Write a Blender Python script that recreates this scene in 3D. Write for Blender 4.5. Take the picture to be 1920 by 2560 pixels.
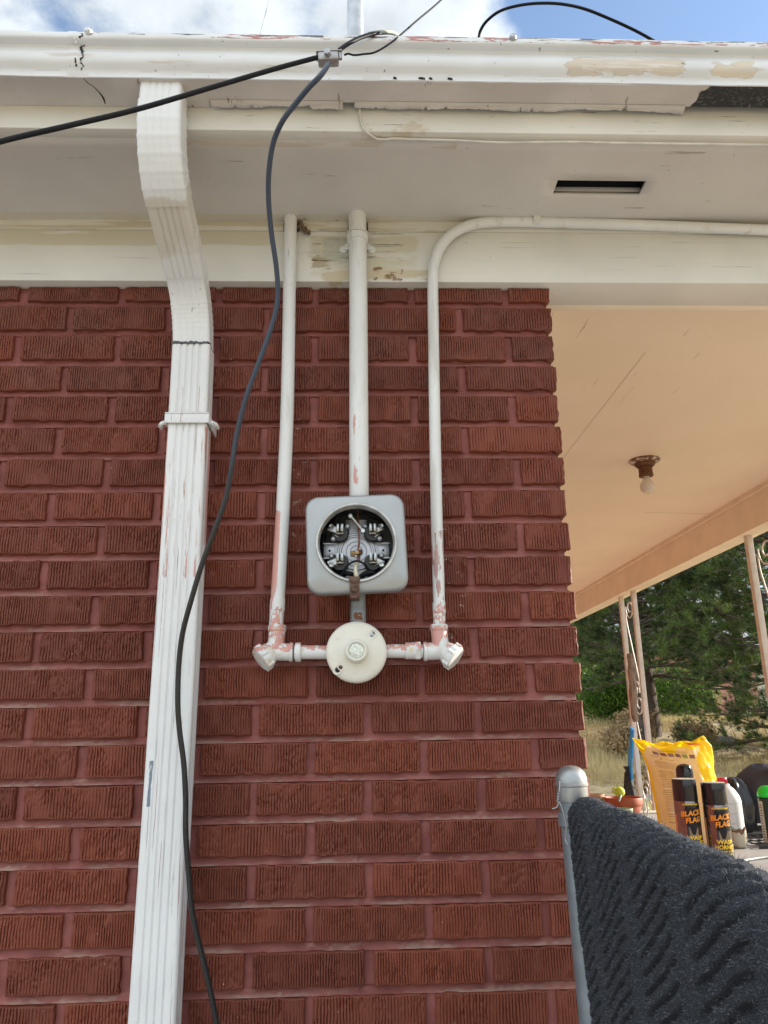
import bpy, math, random
import numpy as np
from mathutils import Vector, Matrix, Quaternion
random.seed(7); rng = np.random.default_rng(7)
R = math.radians
sc = bpy.context.scene
for o in list(bpy.data.objects): bpy.data.objects.remove(o)

# ------------------------------------------------------------------ camera
PITCH, YAW, ROLL, DIST, FPX = .273609, .0364664, -.0161092, 1.4588, 1939.23
CAM = Vector((0, -DIST, 1.45))
_cy, _sy, _cp, _sp = math.cos(YAW), math.sin(YAW), math.cos(PITCH), math.sin(PITCH)
FW = Vector((_sy*_cp, _cy*_cp, _sp)); _rt = Vector((_cy, -_sy, 0)); _up = _rt.cross(FW)
RT = _rt*math.cos(ROLL) + _up*math.sin(ROLL); UP = _up*math.cos(ROLL) - _rt*math.sin(ROLL)
cd = bpy.data.cameras.new('camera'); co = bpy.data.objects.new('camera', cd)
sc.collection.objects.link(co); sc.camera = co
co.matrix_world = Matrix(((RT.x, UP.x, -FW.x, CAM.x), (RT.y, UP.y, -FW.y, CAM.y), (RT.z, UP.z, -FW.z, CAM.z), (0, 0, 0, 1)))
cd.sensor_fit = 'VERTICAL'; cd.sensor_height = 24; cd.lens = FPX*24/2560
cd.clip_start = .02; cd.clip_end = 3000

# ------------------------------------------------------------------ world, sun, exposure
SUN_EL, SUN_AZ = R(20), R(13)          # azimuth measured from +x towards +y
CLOUD_K, SKY_K, SUN_K, EXPO = .68, .15, 5.0, 1.0
w = bpy.data.worlds.new('World'); sc.world = w; w.use_nodes = True
nt = w.node_tree; nt.nodes.clear()
def _n(t, **k):
    n = nt.nodes.new(t)
    for a, b in k.items(): setattr(n, a, b)
    return n
wo = _n('ShaderNodeOutputWorld'); bg = _n('ShaderNodeBackground')
sky = _n('ShaderNodeTexSky', sky_type='NISHITA', sun_disc=False)
sky.sun_elevation = SUN_EL; sky.sun_rotation = math.pi/2 - SUN_AZ; sky.air_density = 1.0; sky.dust_density = .6; sky.ozone_density = 2.0
skm = _n('ShaderNodeVectorMath', operation='SCALE'); skm.inputs['Scale'].default_value = SKY_K
nt.links.new(sky.outputs[0], skm.inputs[0])
tc = _n('ShaderNodeTexCoord'); mp = _n('ShaderNodeMapping'); mp.inputs['Scale'].default_value = (2.6, 2.6, 4.2); mp.inputs['Location'].default_value = (1.3, .4, 2.2)
nt.links.new(tc.outputs['Generated'], mp.inputs[0])
nz = _n('ShaderNodeTexNoise'); nz.inputs['Scale'].default_value = 1.6; nz.inputs['Detail'].default_value = 9; nz.inputs['Roughness'].default_value = .56
nt.links.new(mp.outputs[0], nz.inputs['Vector'])
# clouds cover most of the sky, thinning towards the clear patch on the right
dt = _n('ShaderNodeVectorMath', operation='DOT_PRODUCT'); dt.inputs[1].default_value = Vector((.56, .62, .78)).normalized()
nt.links.new(tc.outputs['Generated'], dt.inputs[0])
mr = _n('ShaderNodeMapRange', interpolation_type='SMOOTHSTEP'); mr.inputs[1].default_value = .925; mr.inputs[2].default_value = .975; mr.inputs[3].default_value = .17; mr.inputs[4].default_value = -.25
nt.links.new(dt.outputs['Value'], mr.inputs[0])
ad = _n('ShaderNodeMath', operation='ADD'); nt.links.new(nz.outputs['Fac'], ad.inputs[0]); nt.links.new(mr.outputs[0], ad.inputs[1])
m2 = _n('ShaderNodeMapRange', interpolation_type='SMOOTHSTEP'); m2.inputs[1].default_value = .49; m2.inputs[2].default_value = .64; m2.inputs[3].default_value = .04
nt.links.new(ad.outputs[0], m2.inputs[0])
mx = _n('ShaderNodeMix', data_type='RGBA'); nt.links.new(m2.outputs[0], mx.inputs['Factor'])
nt.links.new(skm.outputs[0], mx.inputs[6])
nz2 = _n('ShaderNodeTexNoise'); nz2.inputs['Scale'].default_value = 3.1; nz2.inputs['Detail'].default_value = 6; nt.links.new(mp.outputs[0], nz2.inputs['Vector'])
cr = _n('ShaderNodeMapRange'); cr.inputs[1].default_value = .35; cr.inputs[2].default_value = .62; cr.inputs[3].default_value = .76; cr.inputs[4].default_value = 1.08
nt.links.new(nz2.outputs['Fac'], cr.inputs[0])
cs = _n('ShaderNodeVectorMath', operation='SCALE'); cs.inputs[0].default_value = (.87*CLOUD_K, .94*CLOUD_K, 1.0*CLOUD_K); nt.links.new(cr.outputs[0], cs.inputs['Scale'])
# unseen clouds behind the camera brightened to light the shaded wall, visible ones dimmed
d3 = _n('ShaderNodeVectorMath', operation='DOT_PRODUCT'); d3.inputs[1].default_value = Vector((-.55, -.75, .35)).normalized(); nt.links.new(tc.outputs['Generated'], d3.inputs[0])
m3 = _n('ShaderNodeMapRange', interpolation_type='SMOOTHSTEP'); m3.inputs[1].default_value = -.2; m3.inputs[2].default_value = .7; m3.inputs[3].default_value = .78; m3.inputs[4].default_value = 1.45; nt.links.new(d3.outputs['Value'], m3.inputs[0])
c5 = _n('ShaderNodeVectorMath', operation='SCALE'); nt.links.new(cs.outputs[0], c5.inputs[0]); nt.links.new(m3.outputs[0], c5.inputs['Scale'])
nt.links.new(c5.outputs[0], mx.inputs[7])
nt.links.new(mx.outputs[2], bg.inputs[0]); bg.inputs[1].default_value = 1.0
nt.links.new(bg.outputs[0], wo.inputs[0])

sd = bpy.data.lights.new('sun', 'SUN'); so = bpy.data.objects.new('sun', sd); sc.collection.objects.link(so)
sd.energy = SUN_K; sd.angle = R(.5); sd.color = (1, .92, .80)
SDIR = Vector((math.cos(SUN_EL)*math.cos(SUN_AZ), math.cos(SUN_EL)*math.sin(SUN_AZ), math.sin(SUN_EL)))
so.rotation_euler = SDIR.to_track_quat('Z', 'Y').to_euler()
sc.view_settings.view_transform = 'Standard'; sc.view_settings.look = 'None'; sc.view_settings.exposure = EXPO; sc.view_settings.gamma = 1

# ------------------------------------------------------------------ pixel -> world point at a known depth plane
def _ray(px, py):
    return FW*FPX + RT*(px*1920/1659-960) - UP*(py*1920/1659-1280)
def at(px, py, Y): d = _ray(px, py); return CAM + d*((Y-CAM.y)/d.y)
def atz(px, py, Z): d = _ray(px, py); return CAM + d*((Z-CAM.z)/d.z)
def atx(px, py, X): d = _ray(px, py); return CAM + d*((X-CAM.x)/d.x)

# ------------------------------------------------------------------ objects
ORG = {}
def tag(o, label=None, cat=None, group=None, kind=None):
    if label: o['label'] = label
    if cat: o['category'] = cat
    if group: o['group'] = group
    if kind: o['kind'] = kind
    return o
def thing(name, loc, label, cat, group=None):
    o = bpy.data.objects.new(name, None); sc.collection.objects.link(o); o.location = loc; o.empty_display_size = .05
    ORG[o.name] = Vector(loc); return tag(o, label, cat, group)
def link_mesh(name, me, m, parent=None, smooth=None):
    o = bpy.data.objects.new(name, me); sc.collection.objects.link(o)
    for x in (m if isinstance(m, (list, tuple)) else [m]): me.materials.append(x)
    og = Vector((0, 0, 0))
    if parent is not None:
        o.parent = parent; og = ORG[parent.name]
        me.transform(Matrix.Translation(-og))
    ORG[o.name] = og
    if smooth is not None:
        me.shade_smooth(); me.set_sharp_from_angle(angle=R(smooth))
    return o
def np_mesh(name, V, F, m, parent=None, smooth=None, attr=None):
    me = bpy.data.meshes.new(name); V = np.asarray(V, np.float32); F = np.asarray(F, np.int32); k = F.shape[1]
    me.vertices.add(len(V)); me.vertices.foreach_set('co', V.ravel())
    me.loops.add(F.size); me.loops.foreach_set('vertex_index', F.ravel())
    me.polygons.add(len(F)); me.polygons.foreach_set('loop_start', np.arange(0, F.size, k, dtype=np.int32))
    me.update(calc_edges=True)
    if attr is not None:
        for an, av in attr.items():
            a = me.attributes.new(an, 'FLOAT', 'POINT'); a.data.foreach_set('value', np.asarray(av, np.float32))
    me.validate()
    return link_mesh(name, me, m, parent, smooth)

class MB:
    def __init__(s): s.v = []; s.f = []; s.mi = []
    def add(s, vs, fs, mi=0):
        b = len(s.v); s.v += [tuple(v) for v in vs]; s.f += [tuple(i+b for i in f) for f in fs]; s.mi += [mi]*len(fs); return s
    def box(s, lo, hi, mi=0, rot=None, bev=0):
        x0, y0, z0 = lo; x1, y1, z1 = hi
        if bev > 0:
            b = bev; vs = []; c = Vector(((x0+x1)/2, (y0+y1)/2, (z0+z1)/2))
            import bmesh
            bm = bmesh.new(); bmesh.ops.create_cube(bm, size=1)
            for v in bm.verts: v.co = Vector((v.co.x*(x1-x0), v.co.y*(y1-y0), v.co.z*(z1-z0)))+c
            bmesh.ops.bevel(bm, geom=bm.edges[:], offset=b, segments=2, affect='EDGES', profile=.5)
            bm.verts.ensure_lookup_table(); bm.verts.index_update()
            vs = [v.co.copy() for v in bm.verts]; fs = [[v.index for v in f.verts] for f in bm.faces]; bm.free()
        else:
            vs = [Vector(p) for p in ((x0,y0,z0),(x1,y0,z0),(x1,y1,z0),(x0,y1,z0),(x0,y0,z1),(x1,y0,z1),(x1,y1,z1),(x0,y1,z1))]
            fs = [(0,3,2,1),(4,5,6,7),(0,1,5,4),(1,2,6,5),(2,3,7,6),(3,0,4,7)]
        if rot is not None:
            c = Vector(((x0+x1)/2, (y0+y1)/2, (z0+z1)/2)); vs = [rot @ (v-c) + c for v in vs]
        return s.add(vs, fs, mi)
    def lathe(s, prof, c, axis=(0,0,1), n=32, mi=0, ex=1, ey=1, capa=True, capb=True):
        c = Vector(c); a = Vector(axis).normalized(); u = a.orthogonal().normalized()
        if abs(a.z) < .99: u = Vector((0,0,1)).cross(a).normalized()
        else: u = Vector((1,0,0))
        v = a.cross(u); vs = []; fs = []
        for r, h in prof:
            for i in range(n):
                t = 2*math.pi*i/n; vs.append(c + a*h + u*(math.cos(t)*r*ex) + v*(math.sin(t)*r*ey))
        for k in range(len(prof)-1):
            for i in range(n):
                j = (i+1) % n; fs.append((k*n+i, k*n+j, (k+1)*n+j, (k+1)*n+i))
        if capa and prof[0][0] > 1e-6: fs.append(tuple(range(n))[::-1])
        if capb and prof[-1][0] > 1e-6: fs.append(tuple((len(prof)-1)*n+i for i in range(n)))
        return s.add(vs, fs, mi)
    def cyl(s, a, b, r, r2=None, n=24, mi=0):
        a = Vector(a); b = Vector(b); return s.lathe([(r, 0), (r if r2 is None else r2, (b-a).length)], a, b-a, n, mi)
    def tube(s, pts, r, n=12, mi=0, sub=6, closed=False, flat=1):
        P = [Vector(p) for p in pts]
        if sub > 1 and len(P) > 2:
            Q = []
            for i in range(len(P)-1):
                p0 = P[max(i-1,0)]; p1 = P[i]; p2 = P[i+1]; p3 = P[min(i+2,len(P)-1)]
                for k in range(sub):
                    t = k/sub; Q.append(.5*((2*p1)+(p2-p0)*t+(2*p0-5*p1+4*p2-p3)*t*t+(3*p1-p0-3*p2+p3)*t**3))
            Q.append(P[-1]); P = Q
        vs = []; fs = []; up = None; m = len(P)
        for i, p in enumerate(P):
            d = (P[min(i+1,m-1)]-P[max(i-1,0)]).normalized()
            if up is None: up = d.orthogonal().normalized()
            up = (up - d*up.dot(d)).normalized(); sd_ = d.cross(up)
            rr = r(i/(m-1)) if callable(r) else r
            for k in range(n):
                t = 2*math.pi*k/n; vs.append(p + up*math.cos(t)*rr + sd_*math.sin(t)*rr*flat)
        for i in range(m-1):
            for k in range(n):
                j = (k+1) % n; fs.append((i*n+k, i*n+j, (i+1)*n+j, (i+1)*n+k))
        fs.append(tuple(range(n))[::-1]); fs.append(tuple((m-1)*n+k for k in range(n)))
        return s.add(vs, fs, mi)
    def ball(s, c, r, n=20, mi=0, sc_=(1,1,1)):
        vs = []; fs = []; m = n//2
        for i in range(m+1):
            for k in range(n):
                a = math.pi*i/m; t = 2*math.pi*k/n
                vs.append((c[0]+r*sc_[0]*math.sin(a)*math.cos(t), c[1]+r*sc_[1]*math.sin(a)*math.sin(t), c[2]+r*sc_[2]*math.cos(a)))
        for i in range(m):
            for k in range(n):
                j = (k+1) % n; fs.append((i*n+k, (i+1)*n+k, (i+1)*n+j, i*n+j))
        return s.add(vs, fs, mi)
    def prism(s, poly, a, b, plane='xz', mi=0):
        n = len(poly)
        def q(p, t): return (p[0], t, p[1]) if plane == 'xz' else ((t, p[0], p[1]) if plane == 'yz' else (p[0], p[1], t))
        vs = [q(p, a) for p in poly] + [q(p, b) for p in poly]
        fs = [tuple(range(n))[::-1], tuple(range(n, 2*n))] + [(i, (i+1) % n, n+(i+1) % n, n+i) for i in range(n)]
        return s.add(vs, fs, mi)
    def build(s, name, m, parent=None, smooth=35):
        me = bpy.data.meshes.new(name); me.from_pydata([tuple(v) for v in s.v], [], s.f)
        me.polygons.foreach_set('material_index', s.mi)
        import bmesh
        bm = bmesh.new(); bm.from_mesh(me); bmesh.ops.recalc_face_normals(bm, faces=bm.faces); bm.to_mesh(me); bm.free()
        me.update()
        return link_mesh(name, me, m, parent, smooth)
def wob(pts, a, seed=0):
    r = random.Random(seed); return [Vector(p)+Vector((r.uniform(-a,a), r.uniform(-a,a), r.uniform(-a,a))) for p in pts]

# ------------------------------------------------------------------ materials
def srgb(h):
    h = h.lstrip('#'); return tuple(((int(h[i:i+2],16)/255+.055)/1.055)**2.4 if int(h[i:i+2],16) > 10 else int(h[i:i+2],16)/255/12.92 for i in (0,2,4))
class NT:
    def __init__(s, name):
        s.m = bpy.data.materials.new(name); s.m.use_nodes = True; s.t = s.m.node_tree; s.t.nodes.clear()
        s.out = s.n('ShaderNodeOutputMaterial'); s.b = s.n('ShaderNodeBsdfPrincipled'); s.l(s.b.outputs[0], s.out.inputs[0])
        s.pos = s.n('ShaderNodeNewGeometry').outputs['Position']
    def n(s, t, **k):
        n = s.t.nodes.new(t)
        for a, b in k.items(): setattr(n, a, b)
        return n
    def l(s, a, b): s.t.links.new(a, b)
    def noise(s, scale, detail=4, rough=.55, off=(0,0,0), dist=0):
        if not isinstance(scale, (tuple, list)): scale = (scale,)*3
        m = s.n('ShaderNodeMapping'); m.inputs['Scale'].default_value = scale; m.inputs['Location'].default_value = off; s.l(s.pos, m.inputs[0])
        q = s.n('ShaderNodeTexNoise'); q.inputs['Scale'].default_value = 1; q.inputs['Detail'].default_value = detail; q.inputs['Roughness'].default_value = rough; q.inputs['Distortion'].default_value = dist
        s.l(m.outputs[0], q.inputs['Vector']); return q.outputs['Fac']
    def math(s, op, a, b=None, clamp=False):
        q = s.n('ShaderNodeMath', operation=op); q.use_clamp = clamp
        for i, x in enumerate((a, b)):
            if x is None: continue
            if isinstance(x, (int, float)): q.inputs[i].default_value = x
            else: s.l(x, q.inputs[i])
        return q.outputs[0]
    def step(s, x, a, b, lo=0, hi=1):
        q = s.n('ShaderNodeMapRange', interpolation_type='SMOOTHSTEP'); s.l(x, q.inputs[0])
        for i, v in zip((1,2,3,4), (a, b, lo, hi)): q.inputs[i].default_value = v
        return q.outputs[0]
    def sep(s, v=None):
        q = s.n('ShaderNodeSeparateXYZ'); s.l(v or s.pos, q.inputs[0]); return q.outputs
    def col(s, c):
        q = s.n('ShaderNodeRGB'); q.outputs[0].default_value = (*c, 1); return q.outputs[0]
    def mix(s, f, a, b, mode='MIX'):
        q = s.n('ShaderNodeMix', data_type='RGBA', blend_type=mode)
        for i, x in ((0, f), (6, a), (7, b)):
            if isinstance(x, (int, float)): q.inputs[i].default_value = x
            elif isinstance(x, tuple): q.inputs[i].default_value = (*x, 1)
            else: s.l(x, q.inputs[i])
        return q.outputs[2]
    def box(s, b, feather=.02):
        o = s.sep(); r = None
        ft = feather if isinstance(feather, tuple) else (feather,)*3
        for i in range(3):
            lo, hi = b[2*i], b[2*i+1]; feather = ft[i]
            for v, sg in ((lo, 1), (hi, -1)):
                if v is None: continue
                k = s.step(o[i], v-feather, v+feather) if sg == 1 else s.step(o[i], v-feather, v+feather, 1, 0)
                r = k if r is None else s.math('MULTIPLY', r, k)
        return r
    def bump(s, h, strength=.4, dist=.001, prev=None):
        q = s.n('ShaderNodeBump'); q.inputs['Strength'].default_value = strength; q.inputs['Distance'].default_value = dist
        s.l(h, q.inputs['Height'])
        if prev is not None: s.l(prev, q.inputs['Normal'])
        return q.outputs[0]
    def fin(s, color=None, rough=.6, metal=0, normal=None, spec=None, trans=None):
        if color is not None:
            if isinstance(color, tuple): s.b.inputs['Base Color'].default_value = (*color, 1)
            else: s.l(color, s.b.inputs['Base Color'])
        for k, v in (('Roughness', rough), ('Metallic', metal), ('Specular IOR Level', spec), ('Transmission Weight', trans)):
            if v is None: continue
            if isinstance(v, (int, float)): s.b.inputs[k].default_value = v
            else: s.l(v, s.b.inputs[k])
        if normal is not None: s.l(normal, s.b.inputs['Normal'])
        return s.m
def paint(name, base, layers=(), vary=.08, vscale=6, bump=((40, 60, 40), .25, .0006), rough=.5, metal=0, edge=.0005):
    """painted surface: layers are (colour, noise scale, threshold, softness, box or None, feather, relief)"""
    s = NT(name); c = s.mix(s.step(s.noise(vscale, 3), .3, .7, 0, 1), tuple(x*(1-vary) for x in base), tuple(min(1, x*(1+vary)) for x in base))
    nrm = s.bump(s.noise(bump[0], 5), bump[1], bump[2])
    for i, L in enumerate(layers):
        colr, sc_, th, so_, bx, fe, rel = L
        n = s.noise(sc_, 7, .62, off=(i*3.1+1, i*1.7, i*.9), dist=.15)
        if bx is not None: n = s.math('SUBTRACT', n, s.math('SUBTRACT', 1, s.box(bx, fe)))
        k = s.step(n, th, th+so_); c = s.mix(k, c, colr)
        if rel: nrm = s.bump(k, .8, -rel if rel > 0 else -rel, nrm)
    return s.fin(c, rough, metal, nrm)
def plain(name, c, rough=.5, metal=0, vary=.12, vscale=25, bump=None, spec=None):
    s = NT(name); n = s.noise(vscale, 4)
    cc = s.mix(s.step(n, .3, .7), tuple(x*(1-vary) for x in c), tuple(min(1, x*(1+vary)) for x in c))
    return s.fin(cc, rough, metal, s.bump(s.noise(bump[0], 4), bump[1], bump[2]) if bump else None, spec)

DARK = (.03, .028, .027); WOOD = (.25, .2, .14); PINK = (.585, .30, .26); RUST = (.2, .075, .03); CREAM = (.62, .55, .42)
PAINT = (.68, .675, .625)
M = {}
M['gutter'] = paint('gutter_paint', (.68, .70, .715), [
    (CREAM, (4, 14, 22), .60, .02, (.10, .36, None, None, 2.562, 2.596), .02, .0006),
    ((.60, .54, .46), (19, 19, 70), .40, .012, (.35, .615, None, None, 2.557, 2.600), (.05, 1, .012), .0009), ((.70, .66, .60), (12, 30, 260), .56, .02, (.38, .60, None, None, 2.563, 2.596), (.03, 1, .006), 0),
    ((.64, .57, .46), (24, 16, 70), .38, .012, (.615, .73, None, None, 2.557, 2.594), (.035, 1, .010), .0009), ((.58, .56, .52), (5, 20, 50), .60, .08, None, 0, 0),
    (CREAM, (5, 10, 30), .66, .02, (-1.0, .2, None, None, 2.556, 2.575), .01, .0004),
    ((.42, .20, .18), (22, 60, 160), .54, .03, (-.25, 1.0, None, None, 2.6075, 2.640), .003, .0003),
    ((.10, .095, .11), (10, 60, 120), .53, .03, (-2, -.05, None, None, 2.612, 2.640), .004, .0003),
    ((.13, .11, .12), (16, 60, 200), .54, .03, (-.2, 1.4, None, None, 2.612, 2.640), .004, .0003),
    (DARK, (60, 60, 9), .60, .02, (-.492, -.470, None, None, 2.53, 2.63), .012, .001),
    ((.20, .18, .15), (80, 80, 80), .68, .02, None, 0, .0003)], vary=.05, bump=((5, 40, 160), .3, .0006), rough=.42)
s = NT('gutter_underside_paint')
_c = s.mix(s.step(s.noise(8, 4), .35, .65), (.52, .485, .455), (.60, .56, .53))
_o = s.sep()
_e = s.math('ADD', _o[0], s.math('MULTIPLY', s.math('SUBTRACT', s.noise((30, 30, 30), 6), .5), .05))
_e2 = s.math('ADD', _e, s.math('MULTIPLY', s.math('ADD', _o[1], .30), 1.1))
_k = s.math('MULTIPLY', s.step(_e, .615, .618), s.step(_e2, .578, .583))
_g = s.noise((160, 160, 160), 5, .7)
_c = s.mix(_k, _c, s.mix(s.step(_g, .50, .72), (.022, .022, .024), (.16, .155, .15)))
_cr = s.step(s.noise((60, 18, 18), 5, .6), .66, .675); _c = s.mix(_cr, _c, (.30, .26, .23))
M['gutter_under'] = s.fin(_c, .75, 0, s.bump(_g, s.math('MULTIPLY', _k, 1.0) if False else .35, .0015, s.bump(_cr, .6, -.0006)))
M['beam'] = paint('weathered_beam_paint', PAINT, [
    ((.60, .565, .45), (3.5, 8, 26), .40, .07, (-1.6, -.17, None, None, 2.435, 2.53), .010, 0),
    ((.60, .56, .45), (5, 8, 20), .56, .05, (.02, .17, None, None, 2.44, 2.53), .03, 0),
    ((.57, .54, .43), (9, 10, 30), .30, .22, (-.115, .15, None, None, 2.362, 2.474), (.03, 1, .01), 0),
    ((.47, .48, .40), (12, 20, 60), .26, .10, (-.08, .02, None, None, 2.398, 2.468), (.03, 1, .012), .0008),
    ((.42, .36, .25), (20, 24, 50), .44, .10, (-.11, -.03, None, None, 2.37, 2.465), (.03, 1, .02), .0006),
    ((.56, .49, .35), (12, 14, 36), .36, .12, (-.09, .19, None, None, 2.35, 2.395), (.04, 1, .016), .0006),
    ((.25, .14, .07), (30, 30, 60), .52, .05, (.030, .11, None, None, 2.35, 2.40), .012, .0006),
    ((.22, .15, .085), (50, 30, 30), .36, .10, (-.088, -.070, None, None, 2.412, 2.465), (.014, 1, .016), .0008), ((.17, .11, .06), (20, 30, 160), .50, .05, (-.10, -.05, None, None, 2.402, 2.416), (.012, 1, .004), .0008),
    ((.16, .14, .11), (9, 30, 330), .60, .02, (-.11, .12, None, None, 2.39, 2.50), .02, .0012),
    ((.34, .31, .27), (3.2, 30, 420), .685, .012, None, 0, .0006), ((.2, .18, .15), (90, 90, 90), .70, .02, None, 0, .0004)], vary=.05, bump=((4, 40, 120), .5, .0009), rough=.5)
M['trim'] = paint('trim_paint', (.64, .62, .55), [
    ((.53, .49, .38), (3, 8, 60), .50, .06, (-1.6, .2, None, None, None, None), .03, 0),
    ((.15, .13, .11), (12, 30, 260), .64, .02, (-.14, .2, None, None, None, None), .03, .001),
    ((.33, .32, .22), (8, 30, 200), .60, .03, (.35, .9, None, None, 2.49, 2.53), .02, .0008)], vary=.05, bump=((4, 40, 140), .4, .0007))
M['soffit'] = paint('soffit_paint', (.60, .575, .54), [
    ((.52, .465, .39), (3.5, 12, 3), .44, .05, (-.33, .20, -.27, -.235, None, None), .012, 0),
    ((.58, .54, .45), (5, 20, 5), .40, .06, (-1.6, .3, -.055, .0, None, None), .012, 0),
    ((.25, .22, .18), (26, 110, 26), .63, .02, (-.14, .06, -.06, 0, None, None), .015, .0008),
    ((.38, .35, .31), (5, 45, 5), .685, .012, None, 0, .0006), ((.2, .17, .15), (100, 100, 100), .70, .015, None, 0, .0004)], vary=.04, bump=((14, 14, 14), .25, .001), rough=.45)
M['fascia'] = paint('fascia_paint', (.69, .68, .62), [
    ((.56, .5, .4), (6, 6, 14), .58, .05, (-.1, .35, None, None, None, None), .05, 0),
    ((.18, .16, .14), (8, 30, 300), .665, .015, None, 0, .0008)], vary=.05, bump=((4, 40, 140), .4, .0007))
M['ceiling'] = None
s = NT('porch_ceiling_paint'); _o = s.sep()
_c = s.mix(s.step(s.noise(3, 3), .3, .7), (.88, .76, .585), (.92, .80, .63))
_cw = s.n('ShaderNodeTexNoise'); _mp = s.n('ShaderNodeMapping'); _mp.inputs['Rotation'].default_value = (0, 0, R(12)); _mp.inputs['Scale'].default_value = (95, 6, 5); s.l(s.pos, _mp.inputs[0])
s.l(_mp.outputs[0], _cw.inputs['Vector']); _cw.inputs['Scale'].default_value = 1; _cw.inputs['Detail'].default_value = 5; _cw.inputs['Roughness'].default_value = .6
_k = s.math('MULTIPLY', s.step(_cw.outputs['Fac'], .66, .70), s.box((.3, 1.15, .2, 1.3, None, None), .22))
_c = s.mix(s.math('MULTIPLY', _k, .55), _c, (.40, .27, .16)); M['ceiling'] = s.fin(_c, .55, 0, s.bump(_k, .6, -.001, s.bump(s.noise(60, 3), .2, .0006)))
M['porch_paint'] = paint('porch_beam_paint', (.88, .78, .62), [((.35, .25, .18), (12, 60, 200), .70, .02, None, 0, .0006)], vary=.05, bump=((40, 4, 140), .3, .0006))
M['downspout'] = paint('downspout_paint', (.71, .72, .72), [
    ((.60, .57, .50), (5, 5, 4), .46, .10, (-.5, -.2, -.30, -.10, 2.10, 2.44), .04, 0),
    (PINK, (50, 30, 2.2), .40, .015, (-.40, -.3475, None, None, 1.52, 1.80), .012, .0005),
    (PINK, (90, 60, 3.5), .545, .015, (-.40, -.25, None, None, 1.70, 2.02), .02, .0004),
    ((.44, .33, .31), (150, 90, 2.4), .625, .015, (None, None, None, None, None, 2.1), .02, .0004),
    ((.23, .22, .22), (260, 160, 4), .655, .012, (None, None, None, None, None, 2.3), .02, .0005),
    ((.18, .22, .28), (60, 60, 14), .40, .03, (-.352, -.338, None, None, 1.33, 1.41), .006, .0004)], vary=.035, bump=((60, 60, 5), .25, .0005), rough=.42)
def pipe_paint(name, lay): return paint(name, (.69, .70, .69), [((.55, .54, .50), (28, 28, 4), .54, .16, None, 0, 0)] + lay + [((.25, .24, .23), (220, 220, 12), .70, .015, None, 0, .0004)], vary=.04, bump=((90, 90, 12), .25, .0004), rough=.42)
M['pipe_l'] = pipe_paint('left_conduit_paint', [(PINK, (60, 60, 7), .42, .02, (-.17, -.1375, None, None, 1.655, 1.86), .012, .0004),
    (PINK, (90, 90, 40), .50, .02, (None, None, None, None, 1.5, 1.68), .02, .0004)])
M['pipe_m'] = pipe_paint('middle_conduit_paint', [(PINK, (90, 90, 14), .42, .025, (-.02, .022, None, None, 1.88, 2.06), .03, .0004), (PINK, (120, 120, 12), .53, .02, (-.02, .03, None, None, 1.9, 2.2), .04, .0004),
    ((.46, .47, .46), (80, 80, 9), .60, .04, (-.02, .03, None, None, 2.15, 2.33), .04, 0)])
M['pipe_r'] = pipe_paint('right_conduit_paint', [((.42, .25, .23), (140, 140, 22), .535, .03, (None, None, None, None, 1.66, 1.83), .03, .0004),
    (PINK, (80, 80, 60), .52, .02, (None, None, None, None, 1.5, 1.70), .02, .0004)])
M['arm'] = pipe_paint('fitting_paint', [(PINK, (60, 60, 60), .47, .02, (None, None, None, None, 1.578, 1.75), .015, .0005), (CREAM, (30, 30, 30), .58, .08, None, 0, 0)])
M['galv'] = plain('galvanised_steel', (.42, .45, .48), .42, .75, .14, 40, ((60, 60, 20), .2, .0004))
M['post_galv'] = paint('fence_post_steel', (.24, .275, .305), [((.30, .32, .33), (40, 40, 10), .58, .05, None, 0, 0)], rough=.48, metal=.5, vary=.1, vscale=30)
M['cap_alu'] = plain('cast_aluminium', (.36, .375, .38), .42, .75, .1, 60, ((200, 200, 200), .25, .0004))
M['meter'] = paint('meter_enamel', (.37, .385, .39), [((.42, .42, .40), (60, 60, 60), .60, .06, (None, None, None, None, 1.68, 1.735), .02, 0), ((.3, .3, .3), (300, 300, 30), .72, .02, None, 0, 0)], vary=.04, rough=.36, metal=.5, bump=((300, 300, 300), .06, .0002))
M['ring'] = plain('ring_steel', (.50, .50, .48), .4, .6, .2, 60, ((300, 300, 300), .3, .0004))
M['socket_dark'] = plain('socket_inside', (.10, .11, .12), .5, .5)
M['backplate'] = plain('backplate_zinc', (.50, .52, .56), .4, .55, .08, 40)
M['jaw'] = plain('jaw_metal', (.42, .43, .42), .3, .95, .2, 90)
M['black_plastic'] = plain('black_plastic', (.018, .018, .02), .32, 0, .1)
M['bakelite'] = plain('bakelite', (.02, .021, .023), .4, 0, .2)
M['brass'] = plain('old_brass', (.33, .21, .10), .38, .9, .3, 120)
M['copper'] = plain('copper_wire', (.20, .085, .055), .45, .6, .2, 90)
M['rust'] = plain('rusty_clip', (.12, .07, .05), .6, .5, .35, 160, ((400, 400, 400), .4, .0004))
M['nipple'] = paint('nipple_grey', (.27, .30, .315), [((.16, .06, .025), (90, 90, 90), .40, .05, (-.009, .012, None, None, 1.640, 1.658), .004, .0005), (RUST, (60, 60, 60), .60, .05, (-.02, -.004, None, None, 1.66, 1.69), .008, 0)], rough=.5, metal=.3)
M['porcelain'] = plain('yellowed_porcelain', (.70, .68, .60), .22, 0, .04, 30)
M['white_wire'] = plain('white_insulation', (.62, .58, .44), .4)
M['cable_black'] = plain('cable_jacket', (.008, .009, .012), .55, 0, .2, 60, None, .2)
M['cable_blue'] = plain('sun_faded_cable_jacket', (.04, .06, .10), .38, 0, .25, 20)
M['cable_grey'] = plain('grey_cable', (.32, .34, .30), .5)
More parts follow.
